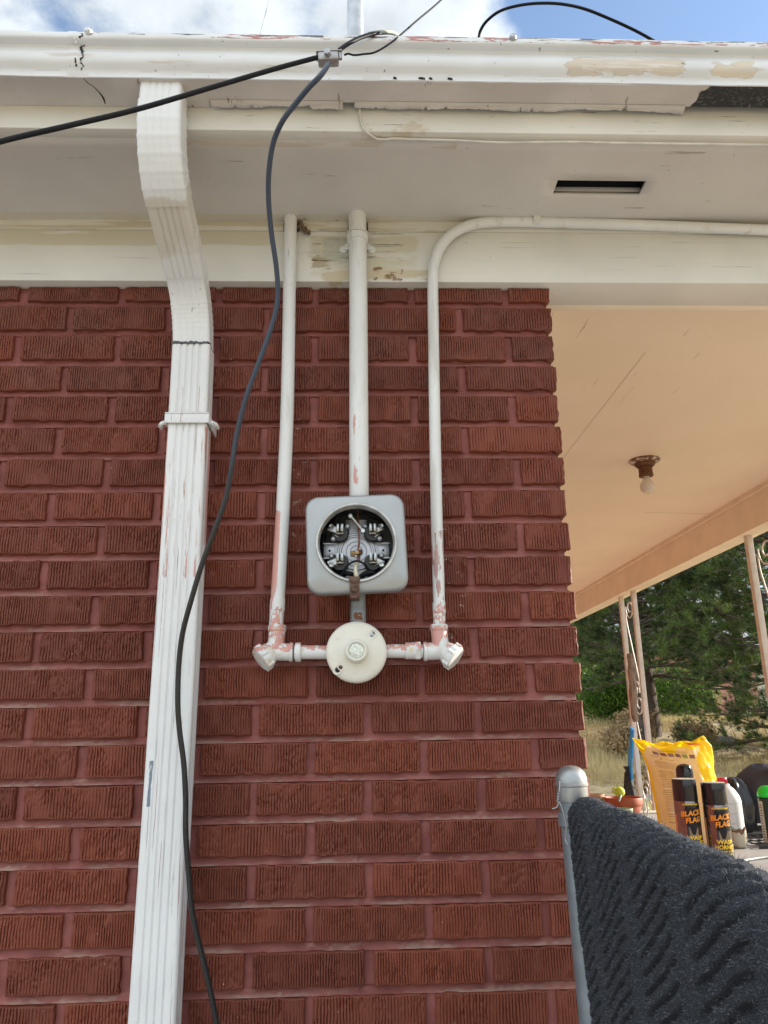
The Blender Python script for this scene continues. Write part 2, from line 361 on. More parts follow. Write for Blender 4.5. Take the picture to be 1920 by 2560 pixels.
M['zinc_cast'] = plain('zinc_casting', (.36, .35, .36), .42, .6, .15, 80, ((500, 500, 500), .3, .0003))
M['hole'] = plain('dark_void', (.015, .015, .017), .9)
M['cracked_glass'] = plain('dirty_glass_lens', (.66, .70, .62), .12, 0, .25, 260, ((260, 260, 260), .6, .001))
M['bulb'] = None
s = NT('clear_bulb_glass'); s.fin((.88, .84, .78), .12, 0, trans=.35); s.b.inputs['IOR'].default_value = 1.3; M['bulb'] = s.m
M['fixture'] = paint('old_fixture', (.62, .52, .42), [((.16, .08, .045), (50, 50, 50), .45, .05, None, 0, .0006)], rough=.6)
M['fixture_rust'] = plain('fixture_rust', (.15, .07, .035), .7, .2, .35, 90)
M['nest'] = plain('mud_nest', (.16, .115, .07), .9, 0, .4, 160)
M['cable_paint'] = plain('overpainted_cable', (.60, .58, .52), .45)
M['iron'] = plain('cream_painted_iron', (.66, .60, .53), .40, 0, .08, 20)
M['driftwood'] = paint('grey_wood', (.30, .235, .19), [((.10, .08, .065), (120, 120, 9), .55, .05, None, 0, .002)], bump=((150, 150, 8), .8, .002), rough=.9)
M['blue_cloth'] = plain('bright_blue_plastic', (.0, .30, .78), .5, 0, .08)
M['black_cloth'] = plain('black_cloth', (.03, .028, .026), .8)
M['terracotta'] = plain('terracotta', (.36, .085, .035), .55, 0, .12, 20)
M['clay_pale'] = plain('pale_clay', (.50, .33, .22), .7)
M['tin_green'] = plain('pale_green_tin', (.30, .42, .24), .45)
M['lime'] = plain('lime_plastic', (.50, .62, .06), .35)
M['white_plastic'] = plain('white_plastic', (.74, .74, .72), .38, 0, .03)
M['red_plastic'] = plain('red_plastic', (.62, .02, .05), .35)
M['green_plastic'] = plain('green_cap', (.02, .66, .05), .32)
M['can_label_green'] = plain('dark_green_label', (.02, .045, .03), .3)
M['label_white'] = plain('label_paper', (.55, .52, .46), .5)
M['can_black'] = plain('can_gloss_black', (.016, .015, .016), .16, .0, .05)
M['can_body'] = plain('can_mirror_black', (.22, .19, .18), .12, .9, .05)
M['cap_top'] = plain('grey_cap_top', (.42, .39, .33), .6)  # cap top paler than the black cap sides
M['orange_text'] = plain('orange_ink', (.90, .30, .01), .4, 0, .03)
M['yellow_text'] = plain('yellow_ink', (.85, .55, .02), .4, 0, .03)
M['brown_ink'] = plain('brown_ink', (.25, .10, .05), .5)
M['panel_orange'] = plain('orange_panel', (.66, .36, .17), .5)
M['dark_fabric'] = plain('charcoal_fabric', (.035, .035, .045), .6, 0, .15, 12, ((20, 20, 20), .5, .004))
M['glossy_bag'] = plain('black_bin_liner', (.015, .015, .017), .22)
M['cup'] = paint('cup_glaze', (.46, .42, .31), [((.25, .17, .09), (40, 40, 40), .60, .04, None, 0, 0)], rough=.35)
M['cup_rim'] = plain('rusty_rim', (.18, .085, .04), .7)
M['table'] = plain('table_grey', (.36, .345, .33), .5, 0, .1, 10)
M['ledge'] = plain('weathered_white_ledge', (.62, .58, .5), .6)
M['rack'] = plain('black_wire', (.02, .02, .02), .4)
M['concrete'] = plain('concrete', (.60, .50, .40), .9, 0, .15, 3, ((40, 40, 40), .4, .003))
M['shingle'] = plain('shingle', (.10, .095, .09), .9, 0, .3, 25, ((60, 60, 60), .6, .003))
M['rock'] = plain('grey_rock', (.25, .24, .24), .9, 0, .3, 4, ((9, 9, 9), .9, .04))
M['stucco'] = plain('pink_stucco', (.45, .22, .18), .9)
M['white_wall'] = plain('white_wall', (.7, .7, .7), .8)
M['chain'] = plain('fence_wire', (.40, .42, .43), .4, .8)
s = NT('bag_film'); _o = s.sep(); _nz = s.noise((14, 14, 14), 4)
_ye = (.95, .72, .010); _pe = (.86, .68, .50)
M['bag_yellow'] = plain('yellow_bag_film', _ye, .38, 0, .06, 10, ((16, 16, 16), .8, .010))
M['bag_panel'] = plain('peach_label_panel', _pe, .42, 0, .07, 9, ((16, 16, 16), .8, .010))
for k in ('bag_yellow', 'bag_panel'):
    t = M[k].node_tree; b_ = [n for n in t.nodes if n.type == 'BSDF_PRINCIPLED'][0]
    tr = t.nodes.new('ShaderNodeBsdfTranslucent'); ms = t.nodes.new('ShaderNodeMixShader'); ms.inputs[0].default_value = .5
    tr.inputs[0].default_value = (*(_ye if 'yellow' in k else _pe), 1); out = [n for n in t.nodes if n.type == 'OUTPUT_MATERIAL'][0]
    t.links.new(b_.outputs[0], ms.inputs[1]); t.links.new(tr.outputs[0], ms.inputs[2]); t.links.new(ms.outputs[0], out.inputs[0])

# brick and mortar
s = NT('painted_brick'); at_ = s.n('ShaderNodeAttribute', attribute_name='tint').outputs['Fac']
_z = s.sep()[2]
_c = s.mix(at_, (.132, .032, .018), (.200, .050, .025))
_c = s.mix(s.math('MULTIPLY', s.step(s.noise(4.5, 4), .40, .65), .35), _c, (.145, .038, .025))
_top = s.math('MULTIPLY', s.step(_z, 1.9, 2.33), s.step(s.noise(9, 5), .3, .7)); _c = s.mix(s.math('MULTIPLY', _top, .55), _c, (.165, .072, .056))
_w = s.step(s.noise((260, 260, 200), 3, .5, off=(4, 4, 4)), .745, .765); _c = s.mix(_w, _c, (.62, .5, .45))
_sm = s.noise((38, 38, 90), 6, .7, off=(2, 9, 1)); _bx = None
for _b in ((-.135, -.085, None, None, 1.75, 2.09), (-.20, -.165, None, None, 1.70, 1.76), (.150, .23, None, None, 1.55, 1.85), (-.20, .05, None, None, 2.32, 2.36), (-.30, -.235, None, None, 2.15, 2.25), (.16, .20, None, None, 1.60, 2.0)):
    q = s.box(_b, .012); _bx = q if _bx is None else s.math('MAXIMUM', _bx, q)
_k = s.math('MULTIPLY', s.step(s.math('SUBTRACT', _sm, s.math('SUBTRACT', 1, _bx)), .60, .66), .55); _c = s.mix(_k, _c, (.50, .45, .43))
M['brick'] = s.fin(_c, .60, 0, s.bump(s.noise((420, 420, 420), 5, .65), .35, .0010), spec=.35)
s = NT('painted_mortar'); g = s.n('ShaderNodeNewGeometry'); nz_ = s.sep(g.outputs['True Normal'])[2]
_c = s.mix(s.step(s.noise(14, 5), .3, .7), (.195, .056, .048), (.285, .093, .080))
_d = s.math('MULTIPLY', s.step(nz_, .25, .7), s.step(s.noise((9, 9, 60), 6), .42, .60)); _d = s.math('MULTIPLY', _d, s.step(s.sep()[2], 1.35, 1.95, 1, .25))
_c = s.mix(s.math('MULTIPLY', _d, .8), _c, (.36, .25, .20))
M['mortar'] = s.fin(_c, .75, 0, s.bump(s.noise((300, 300, 300), 5), .4, .0012))
# ribbed mat
s = NT('charcoal_mat_fibre'); n1 = s.noise((900, 900, 900), 3, .7); n2 = s.noise((120, 120, 120), 4)
_c = s.mix(s.step(n1, .35, .75), (.022, .025, .030), (.115, .128, .150)); _c = s.mix(s.math('MULTIPLY', s.step(n2, .62, .7), .4), _c, (.12, .12, .13))
_lint = s.step(s.noise((500, 500, 90), 3, .5, off=(8, 1, 5)), .765, .785); _c = s.mix(_lint, _c, (.34, .33, .31))
M['mat'] = s.fin(_c, .95, 0, s.bump(n1, .9, .003), spec=.15)
M['mat_fibre'] = plain('mat_fibre_tips', (.115, .127, .15), .9, 0, .6, 400)
# vegetation
def leaf(name, a, b, sc_=3, tr=.25, rough=.55):
    s = NT(name); c = s.mix(s.step(s.noise(sc_, 4), .35, .65), a, b); s.fin(c, rough)
    t = s.n('ShaderNodeBsdfTranslucent'); s.l(c, t.inputs[0]); ms = s.n('ShaderNodeMixShader'); ms.inputs[0].default_value = tr
    s.l(s.b.outputs[0], ms.inputs[1]); s.l(t.outputs[0], ms.inputs[2]); s.l(ms.outputs[0], s.out.inputs[0]); return s.m
M['needles'] = leaf('pine_needles', (.028, .060, .014), (.16, .23, .05), 2.2, .25)
M['bush'] = leaf('green_leaves', (.07, .16, .02), (.16, .28, .035), 3, .4)
M['pale_leaf'] = leaf('pale_green_leaves', (.12, .20, .05), (.22, .32, .08), 2, .4)
M['dry_grass'] = leaf('dry_grass', (.46, .35, .18), (.66, .56, .29), .5, .3, .8)
M['green_grass'] = leaf('greenish_dry_grass', (.44, .42, .14), (.66, .62, .26), .8, .3, .8)
M['dry_bush'] = leaf('dry_brown_weed', (.33, .23, .13), (.48, .36, .20), 3, .3, .8)
M['bark'] = plain('pine_bark', (.11, .085, .068), .95, 0, .35, 12, ((30, 30, 8), .9, .02))
s = NT('dry_field'); _c = s.mix(s.step(s.noise(.6, 6), .35, .65), (.38, .29, .17), (.46, .37, .21)); _c = s.mix(s.step(s.noise(6, 5), .45, .7), _c, (.28, .20, .125))
_o = s.sep(); _nh = s.math('MULTIPLY', s.step(_o[0], 2.4, 3.0, 1, 0), s.step(_o[1], -3.5, -3.0)); _c = s.mix(s.step(_o[1], -.9, -.8, 1, 0) if False else _nh, _c, (.30, .31, .325))
M['ground'] = s.fin(_c, .95, 0, s.bump(s.noise(20, 6), .5, .03))
M['hills'] = plain('dry_hills', (.20, .19, .13), .95, 0, .2, .02)

# ------------------------------------------------------------------ value noise for displacement
class VN:
    def __init__(s, seed): s.t = np.random.default_rng(seed).random((257, 257)).astype(np.float32)
    def __call__(s, x, y):
        xi = np.floor(x).astype(int); yi = np.floor(y).astype(int); fx = x-xi; fy = y-yi
        fx = fx*fx*(3-2*fx); fy = fy*fy*(3-2*fy); xi &= 255; yi &= 255; t = s.t
        return (t[xi, yi]*(1-fx)+t[xi+1, yi]*fx)*(1-fy)+(t[xi, yi+1]*(1-fx)+t[xi+1, yi+1]*fx)*fy
N1, N2, N3, N4, N5 = [VN(i+11) for i in range(5)]
def grid_faces(nx, nz, off=0):
    i = np.arange((nx-1)*(nz-1)); a = i//(nz-1); b = i % (nz-1); q = a*nz+b+off
    return np.stack([q, q+nz, q+nz+1, q+1], 1)

# ------------------------------------------------------------------ HOUSE
XC = .4145          # corner of the brick wall
ZT = 2.357          # underside of the beam
house = thing('brick_house', (XC, 0, 0), 'red painted brick house corner with deep white eaves and a covered porch', 'house')
def brick(x0, x1, z0, z1, fine, seed, ry):
    """one raked brick as a height field; ry('x along', depth, z) -> world"""
    r = np.random.default_rng(seed)
    dx, dz = (.00085, .0026) if fine else (.02, .02)
    nx = max(4, int((x1-x0)/dx)); nz = max(4, int((z1-z0)/dz))
    u = np.concatenate([[0], np.linspace(0, .0035, 4)/(x1-x0), np.linspace(.0045/(x1-x0), 1-.0045/(x1-x0), nx), 1-np.linspace(.0035, 0, 4)/(x1-x0), [1]])
    v = np.concatenate([[0], np.linspace(0, .003, 4)/(z1-z0), np.linspace(.004/(z1-z0), 1-.004/(z1-z0), nz), 1-np.linspace(.003, 0, 4)/(z1-z0), [1]])
    U, V = np.meshgrid(u, v, indexing='ij'); X = x0+U*(x1-x0); Z = z0+V*(z1-z0)
    ou = r.random()*90; ov = r.random()*90
    # wavy outline
    X = X + (N1(Z/.011+ou, U*2+ov)-.5)*.0030*(np.abs(U-.5)*2)**6 ; Z = Z + (N2(X/.014+ou, V*2+ov)-.5)*.0032*(np.abs(V-.5)*2)**4
    ed = np.minimum(np.minimum(U, 1-U)*(x1-x0), np.minimum(V, 1-V)*(z1-z0))
    dep = .0030*np.clip(1-ed/.0032, 0, 1)**2
    if fine:
        p = r.uniform(.0043, .0056)
        xs = X-x0 + (N1(X/.014+ou, Z/.022+ov)-.5)*.0020 + (N3(X/.004+ov, Z/.005+ou)-.5)*.0010
        ph = np.abs((xs/p) % 1 - .5)*2
        wdt = .34 + .34*(N4(X/.013+ov, Z/.012+ou)-.5)
        gr = np.clip((wdt-ph)/.14, 0, 1); gr = gr*gr*(3-2*gr)
        amp = np.clip(.55+1.2*(N2(X/.018+ou, Z/.030+ov)-.30), .18, 1.2)
        rough_ = r.random()
        bl = np.clip((N5(X/.0052+ou, Z/.0062+ov)-.50)*4, 0, 1)*np.clip((N4(X/.045+ov, Z/.03+ou)-(.62-.42*rough_))*5, 0, 1)
        ins = np.clip((ed-.0012)/.002, 0, 1)
        dep = dep + ins*(.0030*gr*amp + .0022*bl + .0006*(N3(X/.0028+ou, Z/.003)-.5))
    dep += r.uniform(-.0012, .0012) + (U-.5)*r.uniform(-.001, .001)
    dep[0, :] = dep[-1, :] = .017; dep[:, 0] = dep[:, -1] = .017
    nxx, nzz = U.shape
    return ry(X.ravel(), dep.ravel(), Z.ravel()), grid_faces(nxx, nzz), r.random()
rowtop = lambda k: 2.4453-.0677*k
BH = .0535
def wall_bricks(name, x_lo, x_hi, ry, fine_fn, parity, seed0, end_jit=True):
    Vs, Fs, Ts = [], [], []; off = 0; sd_ = seed0
    for k in range(1, 36):
        zt = min(rowtop(k), ZT-.001); zb = max(rowtop(k)-BH, -.05)
        if zt-zb < .01: continue
        x = x_hi; first = True
        while x > x_lo+.03:
            L = .0855 if (first and (k % 2 == parity)) else .187
            first = False; a = max(x-L, x_lo); sd_ += 1
            rr = random.Random(sd_); j = lambda s_: rr.uniform(-s_, s_)
            xr = x + (j(.0012) if x < x_hi else j(.0022)); P, Fc, t = brick(a+j(.0014), xr, zb+j(.001), zt+(j(.0012) if k > 1 else 0), fine_fn(a, zb), sd_, ry)
            Vs.append(P); Fs.append(Fc+off); Ts.append(np.full(len(P), t)); off += len(P); x -= L+.016
    return np.concatenate(Vs), np.concatenate(Fs), np.concatenate(Ts)
front = lambda X, D, Z: np.stack([X, D, Z], 1)
side = lambda S, D, Z: np.stack([XC-D, -S, Z], 1)
V, Fc, T = wall_bricks('b', -2.4, XC, front, lambda a, z: a > -1.0 and z > .93, 1, 100)
V2, F2, T2 = wall_bricks('b', -6.0, -0.0045, side, lambda a, z: a > -.21 and z > .93, 0, 5000)
F2 = F2[:, ::-1]
np_mesh('brick_face', np.concatenate([V, V2]), np.concatenate([Fc, F2+len(V)]), M['brick'], house, 55, {'tint': np.concatenate([T, T2])})
# mortar: raked joints that slope outwards towards the brick below
def mortar(xs, zs, ry, flip):
    X, Z = np.meshgrid(xs, zs, indexing='ij')
    k = (2.4453-Z)/.0677; fr = (k % 1)*.0677        # distance below a brick top
    inj = np.clip((fr-BH)/(.0677-BH), 0, 1)         # 0 under a brick .. 1 at next brick's top
    d = .0125 - .0065*inj**1.6 + (N1(X/.03, Z/.012)-.5)*.0035 + (N2(X/.007, Z/.006)-.5)*.0016
    d = np.where(fr < BH, .0112+(N1(X/.02+7, Z/.02)-.5)*.003, d)
    F = grid_faces(*X.shape)
    return ry(X.ravel(), d.ravel(), Z.ravel()), (F[:, ::-1] if flip else F)
xs = np.concatenate([np.arange(-2.4, -1.0, .02), np.arange(-1.0, XC-.0095, .0035), [XC-.0095]])
zs = np.concatenate([np.arange(-.05, .93, .01), np.arange(.93, ZT, .0016), [ZT]])
mv, mf = mortar(xs, zs, front, False)
xs2 = np.concatenate([np.arange(-6, -.25, .03), np.arange(-.25, -.0095, .004), [-.0095]])
mv2, mf2 = mortar(xs2, zs, side, True)
mv2[:, 1] = np.maximum(mv2[:, 1], .009)
np_mesh('mortar_joints', np.concatenate([mv, mv2]), np.concatenate([mf, mf2+len(mv)]), M['mortar'], house, 60)

# beam, trim, soffit, fascia, roof, porch
BX0, BX1 = -2.6, 2.14
b = MB(); b.box((BX0, -.020, ZT), (BX1, .072, 2.4785), bev=.002); b.build('beam', M['beam'], house)
b = MB(); b.box((BX0, .0722, ZT+.002), (BX1, .098, 2.52), bev=.002); b.build('inner_trim', M['porch_paint'], house)
b = MB()
hl = (-.136, .0155); 
segs = [(BX0, -.152), (-.119, -.0145), (.0275, BX1)]
for a, c in segs: b.box((a, -.0236, 2.4787), (c, .05, 2.5105), bev=.0015)
b.build('trim_board', M['trim'], house)
# soffit with the vent slot cut out
vx0, vx1, vy0, vy1 = .405, .585, -.160, -.117
sx = sorted(set([BX0, BX1, vx0, vx1] + list(np.linspace(BX0, BX1, 60)))); sy = sorted(set([-.262, .02, vy0, vy1] + list(np.linspace(-.262, .02, 12))))
b = MB(); vs = [(x, y, 2.5085+.0012*math.sin(x*9)*math.sin((y+.26)/.28*3.14)) for x in sx for y in sy]; n = len(sy)
fs = [(i*n+j, i*n+j+1, (i+1)*n+j+1, (i+1)*n+j) for i in range(len(sx)-1) for j in range(n-1) if not (sx[i] >= vx0-1e-6 and sx[i+1] <= vx1+1e-6 and sy[j] >= vy0-1e-6 and sy[j+1] <= vy1+1e-6)]
b.add(vs, fs)
b.v = b.v; soffit = b.build('soffit', M['soffit'], house)
sm = soffit.modifiers.new('thick', 'SOLIDIFY'); sm.thickness = .008; sm.offset = 1 if False else -1
b = MB(); b.box((vx0-.012, vy0-.02, 2.517), (vx1+.012, vy0-.012, 2.60)); b.box((vx0-.012, vy1+.004, 2.517), (vx1+.012, vy1+.016, 2.60)); b.box((vx0-.03, vy0-.03, 2.60), (vx1+.03, vy1+.03, 2.61)); b.box((vx0-.02, vy0-.012, 2.517), (vx0-.012, vy1+.004, 2.60)); b.box((vx1+.012, vy0-.012, 2.517), (vx1+.02, vy1+.004, 2.60))
b.build('vent_opening', M['hole'], house)
b = MB(); b.box((vx0-.004, vy1+.0002, 2.5092), (vx1+.004, vy1+.0038, 2.5195), bev=.001); b.build('vent_board', M['soffit'], house)
b = MB(); b.box((BX0, -.2855, 2.500), (BX1, -.2615, 2.575), bev=.0025); b.build('fascia_board', M['fascia'], house)
b = MB(); b.prism([(-.33, 2.655), (-.33, 2.668), (4.5, 3.50), (6.2, 3.42), (6.2, 3.40), (4.5, 3.47), (.1, 2.70), (.1, 2.655)], BX0, 2.45, 'yz'); b.build('roof', M['shingle'], house)
ZC = 2.535
b = MB(); b.box((XC-.03, .0985, ZT+.0005), (XC-.001, 6.2, ZC-.0005)); b.build('side_frieze', M['porch_paint'], house)
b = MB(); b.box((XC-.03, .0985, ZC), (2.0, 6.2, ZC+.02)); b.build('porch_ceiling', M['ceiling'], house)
# side beam of the porch (runs back along the open side)
p0, p1 = Vector((1.948, .0985)), Vector((1.835, 6.2)); dd = (p1-p0).normalized(); nn = Vector((dd.y, -dd.x))
b = MB(); q = [p0, p1, p1+nn*.10, p0+nn*.10]; b.prism([(v.x, v.y) for v in q], ZT, ZC+.012, 'xy'); b.build('porch_side_beam', M['porch_paint'], house)
b = MB(); q = [p0-nn*.016, p1-nn*.016, p1-nn*.0003, p0-nn*.0003]; b.prism([(v.x, v.y) for v in q], ZC-.022, ZC-.0005, 'xy'); b.build('ceiling_moulding', M['porch_paint'], house)
b = MB(); b.box((XC+.02, 6.21, 0), (2.0, 6.3, ZC)); b.box((-2.6, 5.9, 0), (XC-.03, 6.2, ZC+.2)); b.box((-2.6, .3, 0), (-2.42, 5.9, ZC+.2)); b.build('rear_wall', M['white_wall'], house)
b = MB(); b.box((XC+.001, .06, -.02), (2.25, 6.2, .25), bev=.01); b.build('porch_floor', M['concrete'], house)

# ceiling board seams, thin grooves of dark filler
b = MB()
def seam(p, q, w_=.0012):
    p = Vector(p); q = Vector(q); d = (q-p).normalized(); n_ = Vector((-d.y, d.x, 0))*w_
    b.add([p+n_, p-n_, q-n_, q+n_], [(0,1,2,3)])
c1 = atz(1215, 992, ZC-.0006); c2 = atz(1395, 760, ZC-.0006); seam(c1, c2, .0005)
b.build('ceiling_seam', M['brown_ink'], house, None); b = MB()
c1 = atz(1390, 1107, ZC-.0006); c2 = atz(1560, 1110, ZC-.0006); seam(c1, c2, .0012)
b.build('ceiling_seam', M['brown_ink'], house, None)

# ------------------------------------------------------------------ GUTTER
gut = thing('rain_gutter', (0, -.33, 2.55), 'white ogee rain gutter with flaking paint along the roof edge', 'gutter')
prof = [(-.3505, 2.5480), (-.3520, 2.5495), (-.3520, 2.5600), (-.3550, 2.5640), (-.3610, 2.5680), (-.3650, 2.5760), (-.3655, 2.5860), (-.3625, 2.5950), (-.3608, 2.6010), (-.3635, 2.6050), (-.3725, 2.6060), (-.3758, 2.6078), (-.3770, 2.6098), (-.3768, 2.6150), (-.3762, 2.6205), (-.3730, 2.6225), (-.3620, 2.6225), (-.3600, 2.6200)]
gxs = np.linspace(-2.6, 2.3, 900)
b = MB(); vs = []; n = len(prof)
for x in gxs:
    sag = .0008*math.sin(x*5.1)+.0005*math.sin(x*17)
    for j, (y, z) in enumerate(prof):
        dn = (float(N1(np.array([x/.03+50]), np.array([z/.008]))[0])-.5)*.0011
        g = -.0016 if abs(x+.486) < .008 else 0
        vs.append((x, y+dn+(g if 1 < j < 15 else 0), z+sag))
fs = [(i*n+j, i*n+j+1, (i+1)*n+j+1, (i+1)*n+j) for i in range(len(gxs)-1) for j in range(n-1)]
b.add(vs, fs); gf = b.build('gutter_face', M['gutter'], gut, 40); md = gf.modifiers.new('t', 'SOLIDIFY'); md.thickness = .001; md.offset = -1
b = MB(); b.box((-2.6, -.3500, 2.5478), (-.262, -.2875, 2.5490)); b.box((-2.6, -.2875, 2.5478), (-.262, -.2862, 2.64)); b.box((-.2618, -.3500, 2.5480), (2.3, -.3035, 2.5492)); b.box((-.2618, -.3035, 2.5480), (2.3, -.3022, 2.64)); b.box((-.2618, -.3020, 2.60), (2.3, -.2860, 2.605)); b.build('gutter_trough', M['gutter_under'], gut)
# flap of paint and caulk peeling off the back of the underside, with a torn edge
def flap(name, x0, x1, amp, seed):
    r = random.Random(seed); x = x0; pts = []; cur = .004
    while x < x1:
        pts.append((x, max(.001, cur+r.uniform(-.0012, .0012)))); x += r.uniform(.0015, .007)
        if r.random() < .10: cur = r.uniform(.001, amp)
        if r.random() < .05 and x < x1: pts.append((x, .0)); x += .002; pts.append((x, cur))
    vs = []
    for x, a in pts: vs += [(x, -.306, 2.5474), (x, -.2975+.001*math.sin(x*40), 2.5472-a*.2), (x, -.2945+.003*math.sin(x*23), 2.5470-a)]
    fs = []
    for i in range(len(pts)-1): fs += [(3*i, 3*i+1, 3*i+4, 3*i+3), (3*i+1, 3*i+2, 3*i+5, 3*i+4)]
    b = MB().add(vs, fs); o = b.build(name, M['gutter_under'], gut, 30); m_ = o.modifiers.new('t', 'SOLIDIFY'); m_.thickness = .0008; return o
flap('paint_flap', -.26, -.02, .011, 4); flap('paint_flap', .0, .612, .006, 9)
r = random.Random(3); pts = []
for (y, z) in prof[2:14]:
    pts.append((-.470+r.uniform(-.004, .004), y-.0006, z))
def crack(pts, rmax, seed):
    rr = random.Random(seed); P = []
    for a_, c_ in zip(pts[:-1], pts[1:]):
        for k in range(5):
            t = k/5; P.append(Vector(a_).lerp(Vector(c_), t)+Vector((rr.uniform(-.0022, .0022), 0, 0)))
    w_ = [rr.uniform(.15, 1)**2*rmax+.0003 for _ in P]; vs = []; fs = []
    for i, p in enumerate(P): vs += [p+Vector((-w_[i], -.0012, 0)), p+Vector((w_[i], -.0012, 0)), p+Vector((0, .0008, 0))]
    for i in range(len(P)-1): fs += [(3*i, 3*i+1, 3*i+4, 3*i+3), (3*i+1, 3*i+2, 3*i+5, 3*i+4), (3*i+2, 3*i, 3*i+3, 3*i+5)]
    return MB().add(vs, fs)
crack(pts, .0024, 4).build('joint_crack', M['hole'], gut, None)
b = MB(); P = [(-.470, -.350), (-.466, -.340), (-.458, -.331), (-.452, -.318), (-.449, -.306), (-.450, -.292)]; vs = []
for i, (x, y) in enumerate(P): w_ = (.0004, .0009, .0006, .0012, .0018, .0008)[i]; vs += [(x-w_, y, 2.5474), (x+w_, y, 2.5474)]
b.add(vs, [(2*i, 2*i+1, 2*i+3, 2*i+2) for i in range(len(P)-1)]); b.build('underside_crack', M['hole'], gut, None)
b = MB()
for i in range(14):
    y, z = prof[2+i % 12]; b.ball((-.482+r.uniform(-.003, .003), y+.0008, z+r.uniform(-.003, .003)), r.uniform(.002, .004), 8, sc_=(.8, .35, 1.8))
b.build('joint_sealant', M['gutter'], gut)
b = MB(); c = at(1108, 80, -.379); b.lathe([(.0065, 0), (.0065, .003), (.005, .006), (0, .0068)], (c.x, -.3768, 2.6195), (0, -1, .25), 16); b.build('bolt_head', M['galv'], gut)
b = MB(); c = at(190, 76, -.379); b.lathe([(.007, 0), (.006, .005), (.003, .007), (0, .0072)], (c.x, -.3770, 2.6190), (0, -1, .3), 12); b.build('spike_head', M['gutter'], gut)
# rusted through holes in the bottom lip
for (px, w_) in ((853, .006), (911, .012), (930, .006), (972, .009)):
    c = at(px, 164, -.3528); pts = [(c.x-w_/2, 2.5525), (c.x-w_*.1, 2.5518), (c.x+w_/2, 2.5512), (c.x+w_*.45, 2.5545), (c.x, 2.5562), (c.x-w_*.45, 2.5558)]
    MB().prism(pts, -.3534, -.3520).build('rust_hole', M['hole'], gut, None)

# ------------------------------------------------------------------ DOWNSPOUT
dsp = thing('downspout', (-.32, -.06, 0), 'white fluted metal downspout with peeling paint strapped to the brick wall', 'downspout')
W, Dp = .0735, .054
def spout_profile(wd=W, dp=Dp, fl=1.0):
    """rounded rectangle with four flutes on the front, two on each side; returns list (x, depth towards viewer)"""
    pts = []; hx, hd = wd/2, dp/2; rr = .007
    def side_(p, q, nfl, n_, depth):
        out = []; p = Vector(p); q = Vector(q); d = q-p; nrm = Vector((d.y, -d.x)).normalized()
        for i in range(n_):
            t = i/n_; f = max(0, math.cos((t*nfl)*2*math.pi)-.1)/.9 if nfl else 0
            f = f if .05 < t < .95 else 0
            out.append(p+d*t - nrm*depth*f*fl)
        return out
    # front from left to right (viewer side is -depth)
    pts += side_((-hx+rr, -hd), (hx-rr, -hd), 5, 60, .0026)
    for a in range(0, 6): t = -math.pi/2 + a/6*math.pi/2; pts.append(Vector((hx-rr+rr*math.cos(t), -hd+rr+rr*math.sin(t))))
    pts += side_((hx, -hd+rr), (hx, hd-rr), 3, 24, .002)
    for a in range(0, 6): t = a/6*math.pi/2; pts.append(Vector((hx-rr+rr*math.cos(t), hd-rr+rr*math.sin(t))))
    pts += side_((hx-rr, hd), (-hx+rr, hd), 0, 4, 0)
    for a in range(0, 6): t = math.pi/2+a/6*math.pi/2; pts.append(Vector((-hx+rr+rr*math.cos(t), hd-rr+rr*math.sin(t))))
    pts += side_((-hx, hd-rr), (-hx, -hd+rr), 3, 24, .002)
    for a in range(0, 6): t = math.pi+a/6*math.pi/2; pts.append(Vector((-hx+rr+rr*math.cos(t), -hd+rr+rr*math.sin(t))))
    return pts
def sweep(name, path, fl=1.0, scale=None, wd=W, dp=Dp, m='downspout'):
    """path: list of (x, Y, z); the section's width stays along x"""
    P = [Vector(p) for p in path]; pr = spout_profile(wd, dp, fl); n = len(pr); vs = []
    for i, p in enumerate(P):
        d = (P[min(i+1, len(P)-1)]-P[max(i-1, 0)]).normalized(); u = Vector((1, 0, 0)); u = (u-d*u.dot(d)).normalized(); v = u.cross(d)
        if v.y < 0: v = -v
        k = scale(i, len(P)) if scale else 1
        for q in pr: vs.append(p+u*q.x*k+v*q.y*k)
    fs = [(i*n+j, i*n+(j+1) % n, (i+1)*n+(j+1) % n, (i+1)*n+j) for i in range(len(P)-1) for j in range(n)]
    b = MB().add(vs, fs); return b.build(name, M[m], dsp, 50)
def arc(a, c, e, n):
    a, c, e = Vector(a), Vector(c), Vector(e); return [(1-t)**2*a+2*t*(1-t)*c+t*t*e for t in [i/n for i in range(n+1)]]
E1a, E1b, E1c = (-.3385, -.317, 2.512), (-.3385, -.316, 2.412), (-.3355, -.250, 2.378)
E2a, E2b, E2c = (-.3285, -.125, 2.312), (-.324, -.062, 2.276), (-.3200, -.062, 2.180)
crimps = (.18, .34, .50, .66, .82)
def crs(i, n):
    t = i/(n-1); return 1 + .034*sum(math.exp(-((t-c)/.014)**2) for c in crimps) - .012*math.sin(t*60)**2
sweep('outlet', [(-.3385, -.317, 2.552), (-.3385, -.317, 2.51)], .5)
sweep('upper_elbow', arc(E1a, E1b, E1c, 60), .35, crs, W+.003, Dp+.003)
sweep('diagonal_pipe', arc(E1c, ((E1c[0]+E2a[0])/2, (E1c[1]+E2a[1])/2, (E1c[2]+E2a[2])/2), E2a, 12), 1)
sweep('lower_elbow', arc(E2a, E2b, E2c, 60), .4, lambda i, n: 1+.024*sum(math.exp(-((i/(n-1)-c)/.012)**2) for c in (.05, .45, .52, .59, .66, .73, .8)), W-.001, Dp-.003)
sweep('downpipe', [(-.3195, -.062, 2.176), (-.3185, -.062, 2.05), (-.318, -.062, 1.7), (-.3205, -.062, 1.2), (-.3225, -.062, .15), (-.3225, -.062, .02)], 1)
b = MB(); r = random.Random(5)
